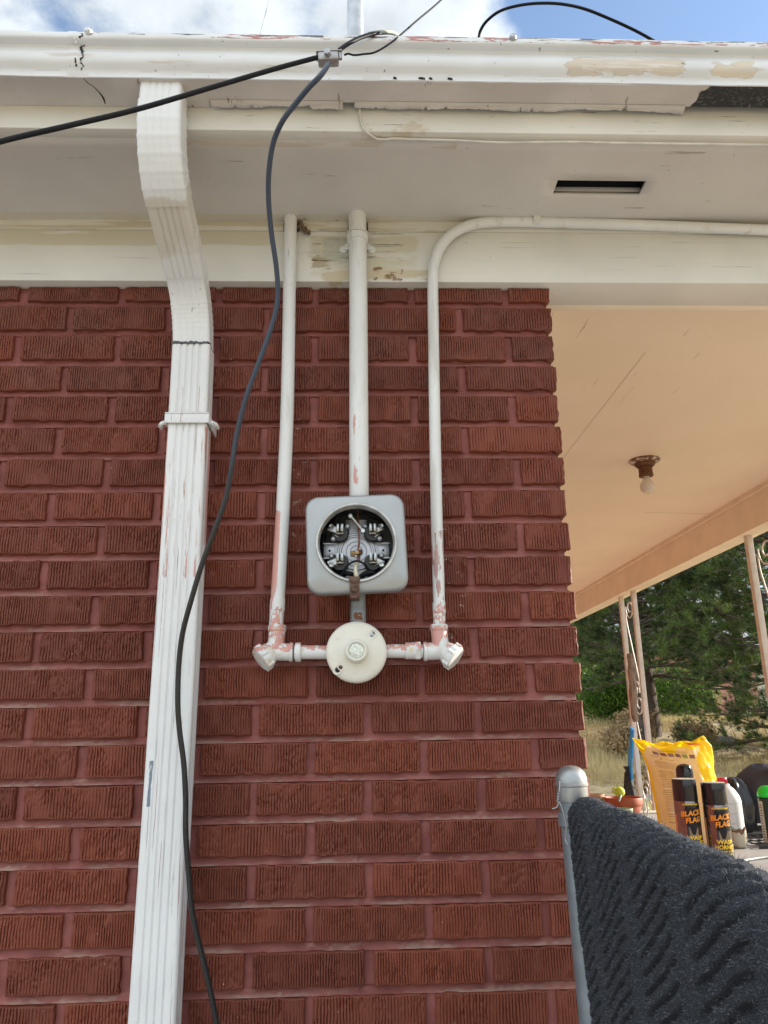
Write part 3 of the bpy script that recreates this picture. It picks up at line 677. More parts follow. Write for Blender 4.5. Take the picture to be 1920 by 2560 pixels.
for i in range(30): b.ball((-.3195-.034+i*.0023, -.0905, 2.178+r.uniform(-.0015, .0015)), r.uniform(.0012, .0026), 6, sc_=(1.6, .35, 1))
b.build('joint_caulk', plain('dark_caulk', (.09, .10, .11), .7), dsp)
b = MB(); zb_ = 2.020; hx = W/2+.0035; y0 = -.0935
b.box((-.318-hx, y0, zb_-.009), (-.318+hx, y0+.0025, zb_+.009), bev=.0008); b.box((-.318-hx-.0012, y0+.001, zb_-.009), (-.318-hx+.0012, -.012, zb_+.009), bev=.0005); b.box((-.318+hx-.0012, y0+.001, zb_-.009), (-.318+hx+.0012, -.012, zb_+.009), bev=.0005)
for z in (zb_+.0095, zb_-.0095): b.tube([(-.318-hx, y0-.0005, z), (-.318+hx, y0-.0005, z)], .0014, 8, sub=1)
for sx_ in (-1, 1):
    b.tube([(-.318+sx_*hx, y0+.018, zb_-.004), (-.318+sx_*(hx+.006), y0+.012, zb_-.006), (-.318+sx_*(hx+.012), y0+.016, zb_-.009), (-.318+sx_*(hx+.013), y0+.03, zb_-.009)], .0042, 8)
b.build('strap', M['downspout'], dsp)

# ------------------------------------------------------------------ CONDUITS
cl = thing('conduit', (-.14, -.035, 1.6), 'left white conduit with a long pink worn streak, entering the soffit beside the mud nest', 'conduit', 'white conduits on the wall')
b = MB(); b.tube([(-.1365, -.036, 2.60), (-.136, -.036, 2.36), (-.136, -.036, 2.05), (-.1415, -.036, 1.82), (-.1475, -.037, 1.655), (-.1480, -.038, 1.61)], .0131, 28, sub=10)
for z in (2.395, 2.330): b.lathe([(.0130, 0), (.0141, .001), (.0141, .004), (.0130, .005)], (-.136, -.036, z), (0, 0, 1), 28)
b.lathe([(.0130, 0), (.0139, .001), (.0139, .022), (.0130, .023)], (-.1470, -.037, 1.662), (.03, 0, 1), 28)
b.build('pipe', M['pipe_l'], cl)
cm = thing('conduit', (.004, -.043, 1.9), 'thick middle conduit rising from the open meter socket through the soffit and above the roof', 'conduit', 'white conduits on the wall')
b = MB(); b.tube([(.005, -.044, 2.52), (.006, -.044, 2.3), (.0045, -.044, 1.868)], .0187, 32, sub=8)
for i in range(4): b.lathe([(.0185, 0), (.0194, .0008), (.0194, .0016), (.0185, .0024)], (.0045, -.044, 1.868+i*.003), (0, 0, 1), 32)
b.build('pipe', M['pipe_m'], cm)
b = MB(); b.tube([(.005, -.044, 2.52), (.003, -.044, 3.2), (.002, -.044, 4.4)], .0183, 32, sub=2)
b.lathe([(.05, 0), (.05, .004), (.03, .03), (.021, .06)], (.004, -.044, 2.73), (0, 0, 1), 24); b.build('mast', M['galv'], cm)
b = MB(); b.lathe([(.0192, -.0085), (.0225, -.007), (.0225, .007), (.0192, .0085)], (.0055, -.044, 2.443), (0, 0, 1), 32); b.lathe([(.019, 0), (.0235, .001), (.0235, .0032), (.019, .0042)], (.0055, -.044, 2.4515), (0, 0, 1), 32)
for sx_ in (-1, 1):
    b.box((.0055+sx_*.022-.006, -.028, 2.437-.007), (.0055+sx_*.022+.006, -.0206, 2.437+.007), bev=.002)
    b.lathe([(.0085, 0), (.0085, .003), (.007, .004)], (.0055+sx_*.030, -.0202, 2.433), (0, -1, 0), 18); b.lathe([(.0042, .003), (.004, .006), (0, .0068)], (.0055+sx_*.030, -.0205, 2.433), (0, -1, 0), 12)
b.build('strap', M['pipe_m'], cm)
cr_ = thing('conduit', (.16, -.035, 1.6), 'slim right conduit that bends at the top and runs along under the soffit', 'conduit', 'white conduits on the wall')
pp = [at(x, y, -.035) for x, y in ((950,1385),(949,1340),(947,1250),(944,1150),(939,900),(936,700),(935,612),(938,570),(954,530),(985,500),(1030,483),(1100,479),(1200,481),(1400,487),(1659,497))] + [Vector((1.3, -.035, 2.468)), Vector((2.1, -.035, 2.455))]
b = MB(); b.tube(pp, .0113, 24, sub=7); b.lathe([(.0113, 0), (.0122, .001), (.0122, .02), (.0113, .021)], (.151, -.035, 1.655), (0, 0, 1), 24); b.build('pipe', M['pipe_r'], cr_)
b = MB(); c = at(1157, 480, -.035)
b.box((c.x-.0075, -.0505, c.z-.013), (c.x+.0075, -.0475, c.z+.012), bev=.001)
b.box((c.x-.0075, -.0500, c.z+.010), (c.x+.0075, -.024, c.z+.0135), bev=.001, rot=None)
b.box((c.x-.0080, -.060, 2.5035), (c.x+.0080, -.030, 2.5065), bev=.001)
b.add([(c.x-.0075, -.0505, c.z+.010), (c.x+.0075, -.0505, c.z+.010), (c.x+.0078, -.0585, 2.5055), (c.x-.0078, -.0585, 2.5055), (c.x-.0075, -.0475, c.z+.010), (c.x+.0075, -.0475, c.z+.010), (c.x+.0078, -.0555, 2.5055), (c.x-.0078, -.0555, 2.5055)], [(0,1,2,3), (4,7,6,5), (0,3,7,4), (1,5,6,2)])
b.lathe([(.005, 0), (.0045, .002), (0, .003)], (c.x, -.0525, c.z+.0165), (0, -1, -.25), 14); b.build('strap', M['pipe_r'], cr_)

# junction: elbows, arms and the round lampholder under the meter
def elbow(root, sgn, cx, cz, pipe_x):
    b = MB(); Y = -.041
    b.lathe([(.0150, 0), (.0150, .034), (.0165, .036), (.0165, .044), (.0150, .046)], (pipe_x, Y+.002, cz-.002), (-.05*sgn, 0, 1), 28)
    b.ball((cx, Y, cz-.002), .0178, 24)
    b.lathe([(.0155, 0), (.0155, .030), (.0172, .031), (.0172, .036), (.0150, .037)], (cx, Y, cz-.004), (-sgn, 0, -.02), 28)
    b.ball((pipe_x, Y, cz+.004), .0152, 20)
    ax = Vector((sgn*.72, -.34, -.60)).normalized(); c0 = Vector((cx, Y, cz-.002))
    b.lathe([(.017, 0), (.0205, .012), (.0205, .014)], c0, ax, 30)
    b.build('body', M['arm'], root)
    b = MB(); b.lathe([(.0215, .0142), (.0232, .0152), (.0232, .0265), (.0215, .0285), (.0195, .0290), (.0, .0290)], c0, ax, 30)
    for k in range(6):
        t = k*math.pi/3; u = ax.orthogonal().normalized(); v = ax.cross(u); q = c0+ax*.021+(u*math.cos(t)+v*math.sin(t))*.0226
        b.lathe([(.0035, -.006), (.0035, .006)], q, ax, 8)
    b.build('screw_cap', M['arm'], root)
el = thing('conduit_elbow', (-.15, -.04, 1.59), 'white pull elbow with round screw cap at the foot of the left conduit', 'pipe fitting', 'pull elbows beside the round lampholder')
elbow(el, -1, -.1530, 1.592, -.1480)
er = thing('conduit_elbow', (.155, -.04, 1.59), 'sunlit pink and white pull elbow at the foot of the right conduit', 'pipe fitting', 'pull elbows beside the round lampholder')
elbow(er, 1, .1560, 1.590, .1510)
for sg, xa, xb, lab in ((-1, -.114, -.045, 'short worn pink pipe between left elbow and round lampholder'), (1, .045, .118, 'short pink pipe with hex nut between round lampholder and right elbow')):
    nip = thing('short_pipe', (xa, -.04, 1.587), lab, 'pipe', 'short arms of the junction')
    b = MB(); b.cyl((xa, -.04, 1.587), (xb, -.04, 1.586), .0122, n=26)
    xn = (-.107 if sg < 0 else .109); b.lathe([(.0165, -.005), (.0175, -.003), (.0175, .003), (.0165, .005)], (xn, -.04, 1.587), (1, 0, 0), 6 if sg > 0 else 28)
    if sg > 0: b.lathe([(.0145, -.012), (.0150, -.010), (.0150, .010), (.0145, .012)], (.098, -.04, 1.587), (1, 0, 0), 28)
    b.build('pipe', M['arm'], nip)
np_ = thing('pipe_nipple', (.002, -.04, 1.66), 'short grey pipe with a rust spot under the meter socket', 'pipe')
b = MB(); b.cyl((.0015, -.041, 1.60), (.0015, -.041, 1.70), .0138, n=28); b.lathe([(.0138, 0), (.0144, .001), (.0144, .024), (.0138, .025)], (.0015, -.041, 1.640), (0, 0, 1), 28); b.build('pipe', M['nipple'], np_)

lp = thing('lampholder', (-.002, -.04, 1.584), 'round ivory lampholder plate with a cracked glass lens, below the meter socket', 'lampholder')
b = MB(); LC = Vector((-.002, 0, 1.584))
b.lathe([(.047, .014), (.047, .0565)], LC, (0, -1, 0), 40); b.build('outlet_box', M['arm'], lp)
b = MB(); b.lathe([(.0500, .0540), (.0530, .0548), (.0545, .0565), (.0545, .0600), (.0535, .0640), (.0505, .0668), (.0440, .0684), (.0260, .0700), (.0215, .0710)], LC, (0, -1, 0), 72); b.build('plate', M['porcelain'], lp, 50)
b = MB(); b.lathe([(.0215, .0705), (.0208, .0745), (.0200, .0840), (.0185, .0870), (.0160, .0878), (.0135, .0860), (.0130, .0780)], LC, (0, -1, 0), 56, capb=False); b.build('collar', M['porcelain'], lp, 50)
b = MB(); b.lathe([(.0132, .0780), (.0130, .0850), (.0090, .0878), (.0040, .0868), (0, .0872)], LC, (0, -1, 0), 40); b.build('glass_lens', M['cracked_glass'], lp, 50)
def slot_pts(c, ang, L, r_): 
    o = []
    for k in range(10): t = -math.pi/2+k/9*math.pi; o.append((L/2+r_*math.cos(t), r_*math.sin(t)))
    for k in range(10): t = math.pi/2+k/9*math.pi; o.append((-L/2+r_*math.cos(t), r_*math.sin(t)))
    ca, sa = math.cos(ang), math.sin(ang); return [(c[0]+x*ca-y*sa, c[1]+x*sa+y*ca) for x, y in o]
for (cx, cz, rust) in ((.0255, .0270, 0), (-.0300, -.0285, 1)):
    a = R(42); b = MB()
    P = slot_pts((LC.x+cx, LC.z+cz), a, .013, .0072); P2 = slot_pts((LC.x+cx, LC.z+cz), a, .013, .0058)
    n = len(P); y1 = -.0696
    b.add([(p[0], -.0670, p[1]) for p in P]+[(p[0], y1, p[1]) for p in P]+[(p[0], y1, p[1]) for p in P2]+[(p[0], -.0680, p[1]) for p in P2], [(k*n+i, k*n+(i+1) % n, (k+1)*n+(i+1) % n, (k+1)*n+i) for k in range(3) for i in range(n)]+[tuple(3*n+i for i in range(n))])
    slot_ = b.build('mounting_slot', M['porcelain'], lp, 50)
    b = MB(); off = .0025
    b.prism(slot_pts((LC.x+cx, LC.z+cz), a, .009, .0046), -.0684, -.0682); b.build('slot_hole', M['hole'], slot_, None)
    b = MB(); q = (LC.x+cx+math.cos(a)*off, -.0683, LC.z+cz+math.sin(a)*off); b.lathe([(.0036, 0), (.0034, .0015), (.002, .0022), (0, .0023)], q, (0, -1, 0), 16); b.box((q[0]-.0038, q[1]-.0026, q[2]-.0005), (q[0]+.0038, q[1]-.0021, q[2]+.0005)); b.build('screw', M['rust'] if rust else M['galv'], slot_)
b = MB(); b.box((LC.x-.0375, -.0690, LC.z+.0205), (LC.x-.0300, -.0682, LC.z+.0290), bev=.0004, rot=Matrix.Rotation(R(-12), 3, 'Y')); b.build('moulded_mark', M['porcelain'], lp)

# ------------------------------------------------------------------ METER SOCKET
mt = thing('meter_socket', (-.001, -.05, 1.775), 'open grey electric meter socket with no meter, terminals showing', 'meter box')
MC = Vector((-.001, 0, 1.775)); TL = R(-2.0)      # slight tilt
def rrect(w_, h_, r_, n=8):
    o = []
    for cx, cz, a0 in ((w_/2-r_, -h_/2+r_, -90), (w_/2-r_, h_/2-r_, 0), (-w_/2+r_, h_/2-r_, 90), (-w_/2+r_, -h_/2+r_, 180)):
        for k in range(n+1): t = R(a0+90*k/n); o.append((cx+r_*math.cos(t), cz+r_*math.sin(t)))
    return o
def tilt(p): ca, sa = math.cos(-TL), math.sin(-TL); return (MC.x+p[0]*ca-p[1]*sa, MC.z+p[0]*sa+p[1]*ca)
HR = .0655        # hole radius
NP = 36; rings = []
outer = rrect(.181, .181, .022); no = len(outer)
# resample the rounded square and the circle to the same count by angle
def ray_rr(t, w_, r_):
    c, s_ = math.cos(t), math.sin(t); h = w_/2; lo, hi = 0, w_
    def inside(x, z):
        x, z = abs(x), abs(z)
        if x > h or z > h: return False
        if x > h-r_ and z > h-r_: return (x-h+r_)**2+(z-h+r_)**2 <= r_*r_
        return True
    for _ in range(40):
        m = (lo+hi)/2
        if inside(m*c, m*s_): lo = m
        else: hi = m
    return (lo*c, lo*s_)
NA = 144; TH = [2*math.pi*i/NA for i in range(NA)]
def ring_rr(w_, r_, y): return [(tilt(ray_rr(t, w_, r_)), y) for t in TH]
def ring_c(r_, y): return [(tilt((r_*math.cos(t), r_*math.sin(t))), y) for t in TH]
def loft(b, rs, mi=0):
    vs = [(p[0], y, p[1]) for rg in rs for (p, y) in rg]; n = NA
    b.add(vs, [(k*n+i, k*n+(i+1) % n, (k+1)*n+(i+1) % n, (k+1)*n+i) for k in range(len(rs)-1) for i in range(n)], mi)
b = MB(); loft(b, [ring_rr(.150, .016, -.012), ring_rr(.152, .018, -.012), ring_rr(.160, .020, -.066), ring_rr(.174, .022, -.070), ring_rr(.1800, .024, -.073), ring_rr(.1815, .0245, -.085), ring_rr(.1812, .0245, -.0900), ring_rr(.1795, .024, -.0945), ring_rr(.1755, .0235, -.0975), ring_rr(.1700, .022, -.0990), ring_c(.0800, -.0990), ring_c(.0745, -.0998), ring_c(.0733, -.0998), ring_c(.0730, -.0985)])
b.build('housing', M['meter'], mt, 30)
b = MB(); loft(b, [ring_c(.0731, -.0980), ring_c(.0731, -.1050), ring_c(.0722, -.1062), ring_c(.0695, -.1062), ring_c(.0680, -.1045), ring_c(.0672, -.0990), ring_c(.0665, -.0900), ring_c(.0665, -.0880)])
b.build('rim_ring', M['ring'], mt, 30)
b = MB(); loft(b, [ring_c(.0665, -.0885), ring_rr(.150, .018, -.0880), ring_rr(.148, .016, -.0165), ring_c(.002, -.0160)]); b.build('inner_case', M['socket_dark'], mt, 30)
PB = -.042        # backplate level
b = MB()
b.lathe([(.036, -.002), (.036, .0), (.0345, .0022), (.0325, .0022), (.031, .0), (.0290, 0), (.0280, .0010), (.0270, 0), (.0200, 0), (.0192, .0008), (.0184, 0), (.0120, 0), (.0112, .0008), (.0104, 0), (.005, 0), (.004, .001), (0, .001)], (MC.x, PB, MC.z-.004), (0, -1, 0), 56)
b.box((MC.x-.060, PB+.0005, MC.z-.018), (MC.x+.060, PB+.003, MC.z+.014), bev=.0008)
b.box((MC.x-.020, PB+.0008, MC.z-.062), (MC.x+.020, PB+.0035, MC.z+.058), bev=.0008)
for sx_ in (-1, 1):
    for dz in (.012, -.016): b.box((MC.x+sx_*.050-.012, PB-.0012, MC.z+dz-.001), (MC.x+sx_*.050+.012, PB+.0006, MC.z+dz+.001))
    b.box((MC.x+sx_*.051-.010, PB-.0008, MC.z-.011), (MC.x+sx_*.051+.010, PB+.0004, MC.z+.007), bev=.0006)
for i in range(9): b.box((MC.x-.013, PB-.0012, MC.z+.028+i*.0035), (MC.x+.016, PB+.001, MC.z+.0295+i*.0035))
b.box((MC.x-.090+.02, PB+.0036, MC.z-.07), (MC.x+.07, PB+.006, MC.z+.07)) if False else None
b.build('backplate', M['backplate'], mt)
for sx_ in (-1, 1): b = MB(); b.lathe([(.0022, 0), (.0022, .0005)], (MC.x+sx_*.050, PB-.0010, MC.z-.002), (0, -1, 0), 12); b.build('mounting_hole', M['hole'], mt, None)
for sx_ in (-1, 1):
    for sz in (-1, 1):
        jx, jz = MC.x+sx_*.0305, MC.z+(.0310 if sz > 0 else -.0245)
        b = MB()
        b.lathe([(.0165, 0), (.0165, .010), (.0145, .013), (0, .013)], (jx, PB, jz-.002), (0, -1, 0), 24)
        b.tube([(jx-sx_*.012, PB-.004, jz+.010), (jx+sx_*.002, PB-.004, jz), (jx+sx_*.014, PB-.004, jz-.012)] if sz > 0 else [(jx-sx_*.002, PB-.004, jz-.012), (jx, PB-.004, jz), (jx+sx_*.016, PB-.004, jz+.008)], .008, 12)
        blk = b.build('terminal_block', M['bakelite'], mt)
        b = MB()
        for k in (-1, 1):
            b.box((jx+k*.0040-.0028, PB-.034, jz-.004), (jx+k*.0040+.0028, PB-.010, jz+.0115), bev=.0020)
        b.box((jx-.0065, PB-.022, jz-.006), (jx+.0065, PB-.011, jz-.003), bev=.0008)
        b.box((jx+sx_*.004, PB-.018, jz+sz*.004-.004), (jx+sx_*.021, PB-.012, jz+sz*.004+.006), bev=.001, rot=Matrix.Rotation(R(-22*sx_*sz), 3, 'Y'))
        b.lathe([(.0052, 0), (.0052, .006), (.0035, .007), (0, .0065)], (jx+sx_*.016, PB-.016, jz+sz*.009), (0, -1, 0), 14)
        b.tube([(jx+sx_*.004, PB-.014, jz-.010), (jx+sx_*.009, PB-.016, jz-.006), (jx+sx_*.012, PB-.014, jz-.001)], .0018, 8)
        b.build('jaw', M['jaw'], blk)
        for (ox, oz) in ((-.014*sx_, .011), (.013*sx_, -.013)) if sz > 0 else ((.016*sx_, .010),):
            b = MB(); b.lathe([(.0050, 0), (.0048, .0025), (.003, .0045), (0, .005)], (jx+ox, PB-.011, jz+oz), (0, -1, 0), 14); b.build('screw', M['galv'], blk)
def rp(x, y, Y): return at(x, y, Y)
b = MB()   # neutral strap
A = at(757, 1115, -.07); Bq = at(784, 1147, -.07); 
b.tube([A, (A+Bq)/2, Bq], .0030, 10, sub=1, flat=1.3)
for q in (A, Bq): b.lathe([(.0048, 0), (.0048, .004), (.0035, .0055), (0, .0055)], q+Vector((0, .002, 0)), (0, -1, 0), 16)
b.build('neutral_strap', M['jaw'], mt)
b = MB(); b.tube([at(773, 1098, -.06), at(774, 1140, -.064), at(776, 1165, -.068), at(774, 1188, -.073), at(772, 1215, -.072)], .0018, 10); b.tube([at(776, 1190, -.07), at(777, 1215, -.071)], .0014, 8); b.build('copper_wire', M['copper'], mt)
b = MB(); q = at(771, 1195, -.072)
b.lathe([(.0058, 0), (.0058, .009)], q+Vector((-.012, 0, -.001)), (1, 0, 0), 6); b.box((q.x-.003, q.y-.006, q.z-.003), (q.x+.009, q.y+.004, q.z+.003), bev=.0012); b.lathe([(.004, 0), (.0048, .004), (.003, .0045)], q+Vector((.005, -.004, .0005)), (.8, -.5, .2), 8); b.build('brass_clamp', M['brass'], mt)
b = MB(); b.tube([at(773, 1213, -.07), at(768, 1225, -.075), at(769, 1240, -.08), at(772, 1252, -.078)], lambda t: .0028+.0018*t, 12); b.build('white_wire', M['white_wire'], mt)
b = MB()
b.tube([at(737, 1245, -.072), at(748, 1224, -.078), at(768, 1212, -.08), at(785, 1217, -.078), at(797, 1231, -.07)], .0019, 10)
b.tube([at(728, 1252, -.06), at(742, 1240, -.066), at(758, 1240, -.068), at(768, 1252, -.06)], .0045, 12)
b.tube([at(776, 1250, -.06), at(790, 1239, -.066), at(806, 1238, -.066), at(815, 1250, -.055)], .0050, 12)
b.tube([at(752, 1092, -.05), at(735, 1110, -.052), at(722, 1128, -.05), at(708, 1140, -.04)], .0055, 12)
b.tube([at(785, 1092, -.05), at(800, 1112, -.052), at(818, 1118, -.05), at(830, 1130, -.04)], .0055, 12)
b.tube([at(700, 1155, -.03), at(697, 1190, -.032), at(705, 1228, -.034), at(716, 1243, -.036)], .0050, 12)
b.build('black_wire', M['cable_black'], mt)
b = MB(); q = at(766, 1262, -.1075)
b.box((q.x-.0085, -.1095, q.z-.022), (q.x+.0085, -.1065, q.z+.014), bev=.0008); b.box((q.x-.0095, -.1105, q.z+.002), (q.x+.0095, -.1085, q.z+.013), bev=.0006)
b.box((q.x-.0085, -.1095, q.z-.0245), (q.x+.0085, -.070, q.z-.0215), bev=.0008)
b.lathe([(.0065, 0), (.0065, .002), (.0048, .004), (.003, .0042), (0, .0036)], (q.x, -.1090, q.z-.009), (0, -1, 0), 20); b.build('ring_clip', M['rust'], mt)

# ------------------------------------------------------------------ CABLES and the line splitter
spl = thing('cable_splitter', at(712, 125, -.42), 'small grey cast metal splitter joining the cables below the gutter edge', 'cable splitter')
c = at(711, 126, -.42); b = MB(); rot = Matrix.Rotation(R(-5), 3, 'Y') @ Matrix.Rotation(R(8), 3, 'X')
b.box((c.x-.0185, c.y-.011, c.z-.010), (c.x+.0160, c.y+.011, c.z+.005), bev=.003, rot=rot); b.box((c.x-.0215, c.y-.0125, c.z+.005), (c.x+.0215, c.y+.0125, c.z+.0070), bev=.0008, rot=rot)
b.box((c.x+.0165, c.y-.009, c.z-.0075), (c.x+.0215, c.y-.003, c.z+.0045), bev=.001, rot=rot)
b.build('casting', M['zinc_cast'], spl)
b = MB()
for dx in (-.011, .010): MB().ball((c.x+dx, c.y+.008, c.z+.0085), .0042, 12, sc_=(1, 1, .8)).build('screw', M['galv'], spl)
b = MB(); b.lathe([(.0062, 0), (.0062, .004)], (c.x-.002, c.y-.010, c.z-.003), (-.15, -1, -.25), 6); b.lathe([(.0050, .004), (.0050, .010), (.0040, .011)], (c.x-.002, c.y-.010, c.z-.003), (-.15, -1, -.25), 20); b.build('connector', M['galv'], spl)

k1 = MB().tube([Vector((-16, -6, 6.2)), Vector((-9, -3.4, 3.6)), Vector((-4.2, -1.7, 2.35)), Vector((-2.2, -1.02, 2.02))]+[at(x, y, Y) for x, y, Y in ((-330,420,-.62),(-120,345,-.58),(0,306,-.56),(150,271,-.53),(300,235,-.50),(460,188,-.47),(600,147,-.44),(690,123,-.425))], .0039, 14, sub=10).build('drop_cable', M['cable_black'], None); tag(k1, 'black cable coming from the left into the grey splitter, across the downspout', 'cable')
k2 = MB().tube([at(x, y, Y) for x, y, Y in ((733,108,-.415),(750,96,-.405),(772,84,-.395),(795,76,-.385),(815,72,-.375),(845,71,-.34),(862,78,-.30))], lambda t: .0037 if t < .62 else .0030, 14).build('coaxial_cable', M['cable_black'], None); tag(k2, 'short thick black cable from the splitter over the gutter edge', 'cable')
k2b = MB().tube([at(796,73,-.378), at(818,69,-.372), at(845,69,-.350), at(860,76,-.31)], .0030, 10).build('cable_sleeve', M['cable_grey'], None); tag(k2b, 'grey cable end bent over the gutter lip beside the mast', 'cable')
k3 = MB().tube([at(x, y, Y) for x, y, Y in ((744,119,-.41),(752,116,-.41),(765,119,-.41),(785,117,-.41),(812,112,-.40),(850,88,-.38),(900,45,-.35),(955,-2,-.30),(1010,-60,-.25),(1100,-170,-.1))], .0017, 10).build('thin_wire', M['cable_black'], None); tag(k3, 'thin black wire from the splitter rising up to the right of the mast', 'wire')
wp = ((709,138,-.436),(704,147,-.445),(690,166,-.45),(668,188,-.44),(640,222,-.42),(610,262,-.40),(590,310,-.37),(581,370,-.34),(580,430,-.31),(586,500,-.28),(596,570,-.255),(600,620,-.24),(598,660,-.23),(585,710,-.22),(560,780,-.21),(531,860,-.20),(511,940,-.19),(500,1010,-.185),(488,1075,-.175),(462,1150,-.165),(436,1220,-.155),(412,1300,-.145),(394,1370,-.135),(386,1440,-.128),(384,1520,-.125),(388,1580,-.122),(397,1650,-.118),(401,1730,-.115),(401,1800,-.115),(407,1880,-.112),(414,1960,-.11),(428,2030,-.105),(448,2110,-.10),(466,2200,-.09),(480,2290,-.08),(500,2480,-.06))
pts = [at(*p) for p in wp]
b = MB(); b.tube(pts, .0045, 16, sub=5); o = b.build('hanging_cable', M['cable_blue'], None)
tag(o, 'long dark cable hanging from the splitter in front of downspout and brick wall', 'cable')
s = NT('hanging_cable_jacket'); zz = s.sep()[2]; cc = s.mix(s.step(zz, 1.75, 2.15), (.012, .012, .013), (.028, .042, .072)); cc = s.mix(s.math('MULTIPLY', s.step(s.noise((500, 500, 150), 4), .66, .7), .5), cc, (.2, .2, .2)); o.data.materials[0] = s.fin(cc, .36, 0, s.bump(s.noise(200, 3), .15, .0005))
k = MB().tube([at(x, y, Y) for x, y, Y in ((1034,86,-.30),(1038,66,-.31),(1052,45,-.33),(1080,24,-.35),(1120,12,-.36),(1165,7,-.36),(1215,9,-.35),(1265,20,-.33),(1320,42,-.31),(1370,65,-.29),(1405,84,-.27),(1430,100,-.25))], .0036, 12, sub=8, flat=.7).build('arched_cable', M['cable_black'], None); tag(k, 'black cable arching up above the gutter against the sky', 'cable')
k = MB().tube([at(562, 75, -.2), at(572, 34, -.1), at(584, -12, .0), at(640, -260, .6)], .0011, 8, sub=1).build('guy_wire', M['galv'], None); tag(k, 'thin straight guy wire above the gutter left of the mast', 'wire')
k = MB().tube([at(777,234,-.2895),at(778,252,-.2895),at(781,267,-.2895),at(789,282,-.2890),at(802,293,-.2810),at(815,300,-.2720),at(835,301,-.2710),at(850,299,-.2715),at(900,301,-.2715),at(980,303,-.2715),at(1060,307,-.2700),at(1110,308,-.2700),at(1180,307,-.2715),at(1260,307,-.2725),at(1340,309,-.2725),at(1500,311,-.2725),at(1700,314,-.2725)], .0022, 10).build('painted_cable', M['cable_paint'], None); tag(k, 'thin cable painted over white, running under the front board of the eaves', 'cable')
b = MB(); q = at(1067, 308, -.2500); b.tube([q+Vector((0, 0, .006)), q+Vector((0, .001, -.002)), q+Vector((.0005, .001, -.0085))], .0018, 8, sub=2); nl = b.build('bent_nail', M['cable_paint'], None); tag(nl, 'small bent nail holding the painted cable to the soffit', 'nail')
# mud nest
r = random.Random(2); b = MB()
for i in range(70):
    t = r.random(); q = at(643+t*26+r.uniform(-4, 4)*(1-t), 482+t*22+r.uniform(-9, 12)*(1-.6*t), -.024-r.random()*.012*(1-t*.6)); b.ball(q, r.uniform(.0016, .0032), 8)
nst = b.build('wasp_nest', M['nest'], None); tag(nst, 'small lumpy brown mud nest beside the top of the left conduit', 'nest')

# ------------------------------------------------------------------ PORCH LIGHT
pl = atz(1392, 994, ZC); pf = thing('porch_light', (pl.x, pl.y, ZC), 'bare bulb in a rusty ceiling lampholder on the peach porch ceiling', 'ceiling light')
b = MB(); b.lathe([(.062, 0), (.064, .004), (.058, .010), (.046, .014)], (pl.x, pl.y, ZC), (0, 0, -1), 36); b.build('ceiling_plate', M['fixture'], pf)
b = MB(); b.lathe([(.044, .014), (.040, .024), (.034, .030)], (pl.x, pl.y, ZC), (0, 0, -1), 24); b.lathe([(.027, .030), (.0285, .034), (.0285, .062), (.0300, .066), (.0300, .072), (.024, .074)], (pl.x, pl.y, ZC), (0, 0, -1), 24); b.build('socket', M['fixture_rust'], pf)
b = MB(); b.lathe([(.0135, .074), (.0135, .082), (.017, .090), (.026, .103), (.030, .118), (.028, .132), (.019, .143), (.008, .1475), (0, .148)], (pl.x, pl.y, ZC), (0, 0, -1), 28); bl_ = b.build('bulb', M['bulb'], pf)
b = MB(); b.lathe([(.013, .068), (.013, .0845)], (pl.x, pl.y, ZC), (0, 0, -1), 20); b.build('bulb_base', M['galv'], pf)

# ------------------------------------------------------------------ FENCE POST, GATE, MAT
PX, PY = .3500, -.12
fp = thing('fence_post', (PX, PY, 0), 'galvanised chain link fence post with domed cap in front of the brick corner', 'fence post')
b = MB(); b.cyl((PX+.030, PY, -.1), (PX+.0005, PY, 1.345), .0232, n=32); b.build('pole', M['post_galv'], fp)
b = MB(); b.lathe([(.0250, 1.349), (.0256, 1.352), (.0256, 1.372), (.0272, 1.3735), (.0272, 1.3765), (.0258, 1.378), (.0255, 1.386), (.0225, 1.394), (.0170, 1.4005), (.0095, 1.404), (0, 1.405)], (PX, PY, -.0165), (0, 0, 1), 36); b.build('cap', M['cap_alu'], fp)
b = MB(); w0 = at(1208, 1707, PY-.026)
hx_ = []
for i in range(28):
    t = i/27; a = t*5*2*math.pi; hx_.append(at(1208-t*3+2.2*math.cos(a), 1707+t*26, PY-.026+.0012*math.sin(a)))
b.tube([at(1209, 1688, PY-.025), at(1209, 1700, PY-.027)]+hx_[4:]+[at(1203, 1744, PY-.026), at(1193, 1747, PY-.024)], .0011, 8, sub=2)
b.tube([at(1208, 1732, PY-.026), at(1216, 1752, PY-.028), at(1222, 1776, PY-.030), at(1225, 1797, PY-.031)], .0012, 8)
b.tube([at(1223, 1790, PY-.032), at(1221, 1812, PY-.030), at(1227, 1826, PY-.036)], .0011, 8)
b.build('tie_wire', M['chain'], fp)
for z in (1.305, .2): MB().lathe([(.0246, z-.011), (.0262, z-.009), (.0262, z+.009), (.0246, z+.011)], (PX+.030*(1.345-z)/1.445, PY, 0), (0, 0, 1), 28).build('hinge_band', M['post_galv'], fp)
RL = Vector((-.085, -1, 0)).normalized()       # direction of the gate's top rail
def rail(s_, off=0, z=1.31): n_ = Vector((-RL.y, RL.x, 0)); p = Vector((PX+.0165, PY, -.009))+RL*s_+n_*off; p.z = z-.009; return p
SR = Vector((-RL.y, RL.x, 0))                  # points to +x side
gt = thing('fence_gate', (PX, PY-.06, 0), 'chain link gate standing open from the post under the charcoal mat', 'gate')
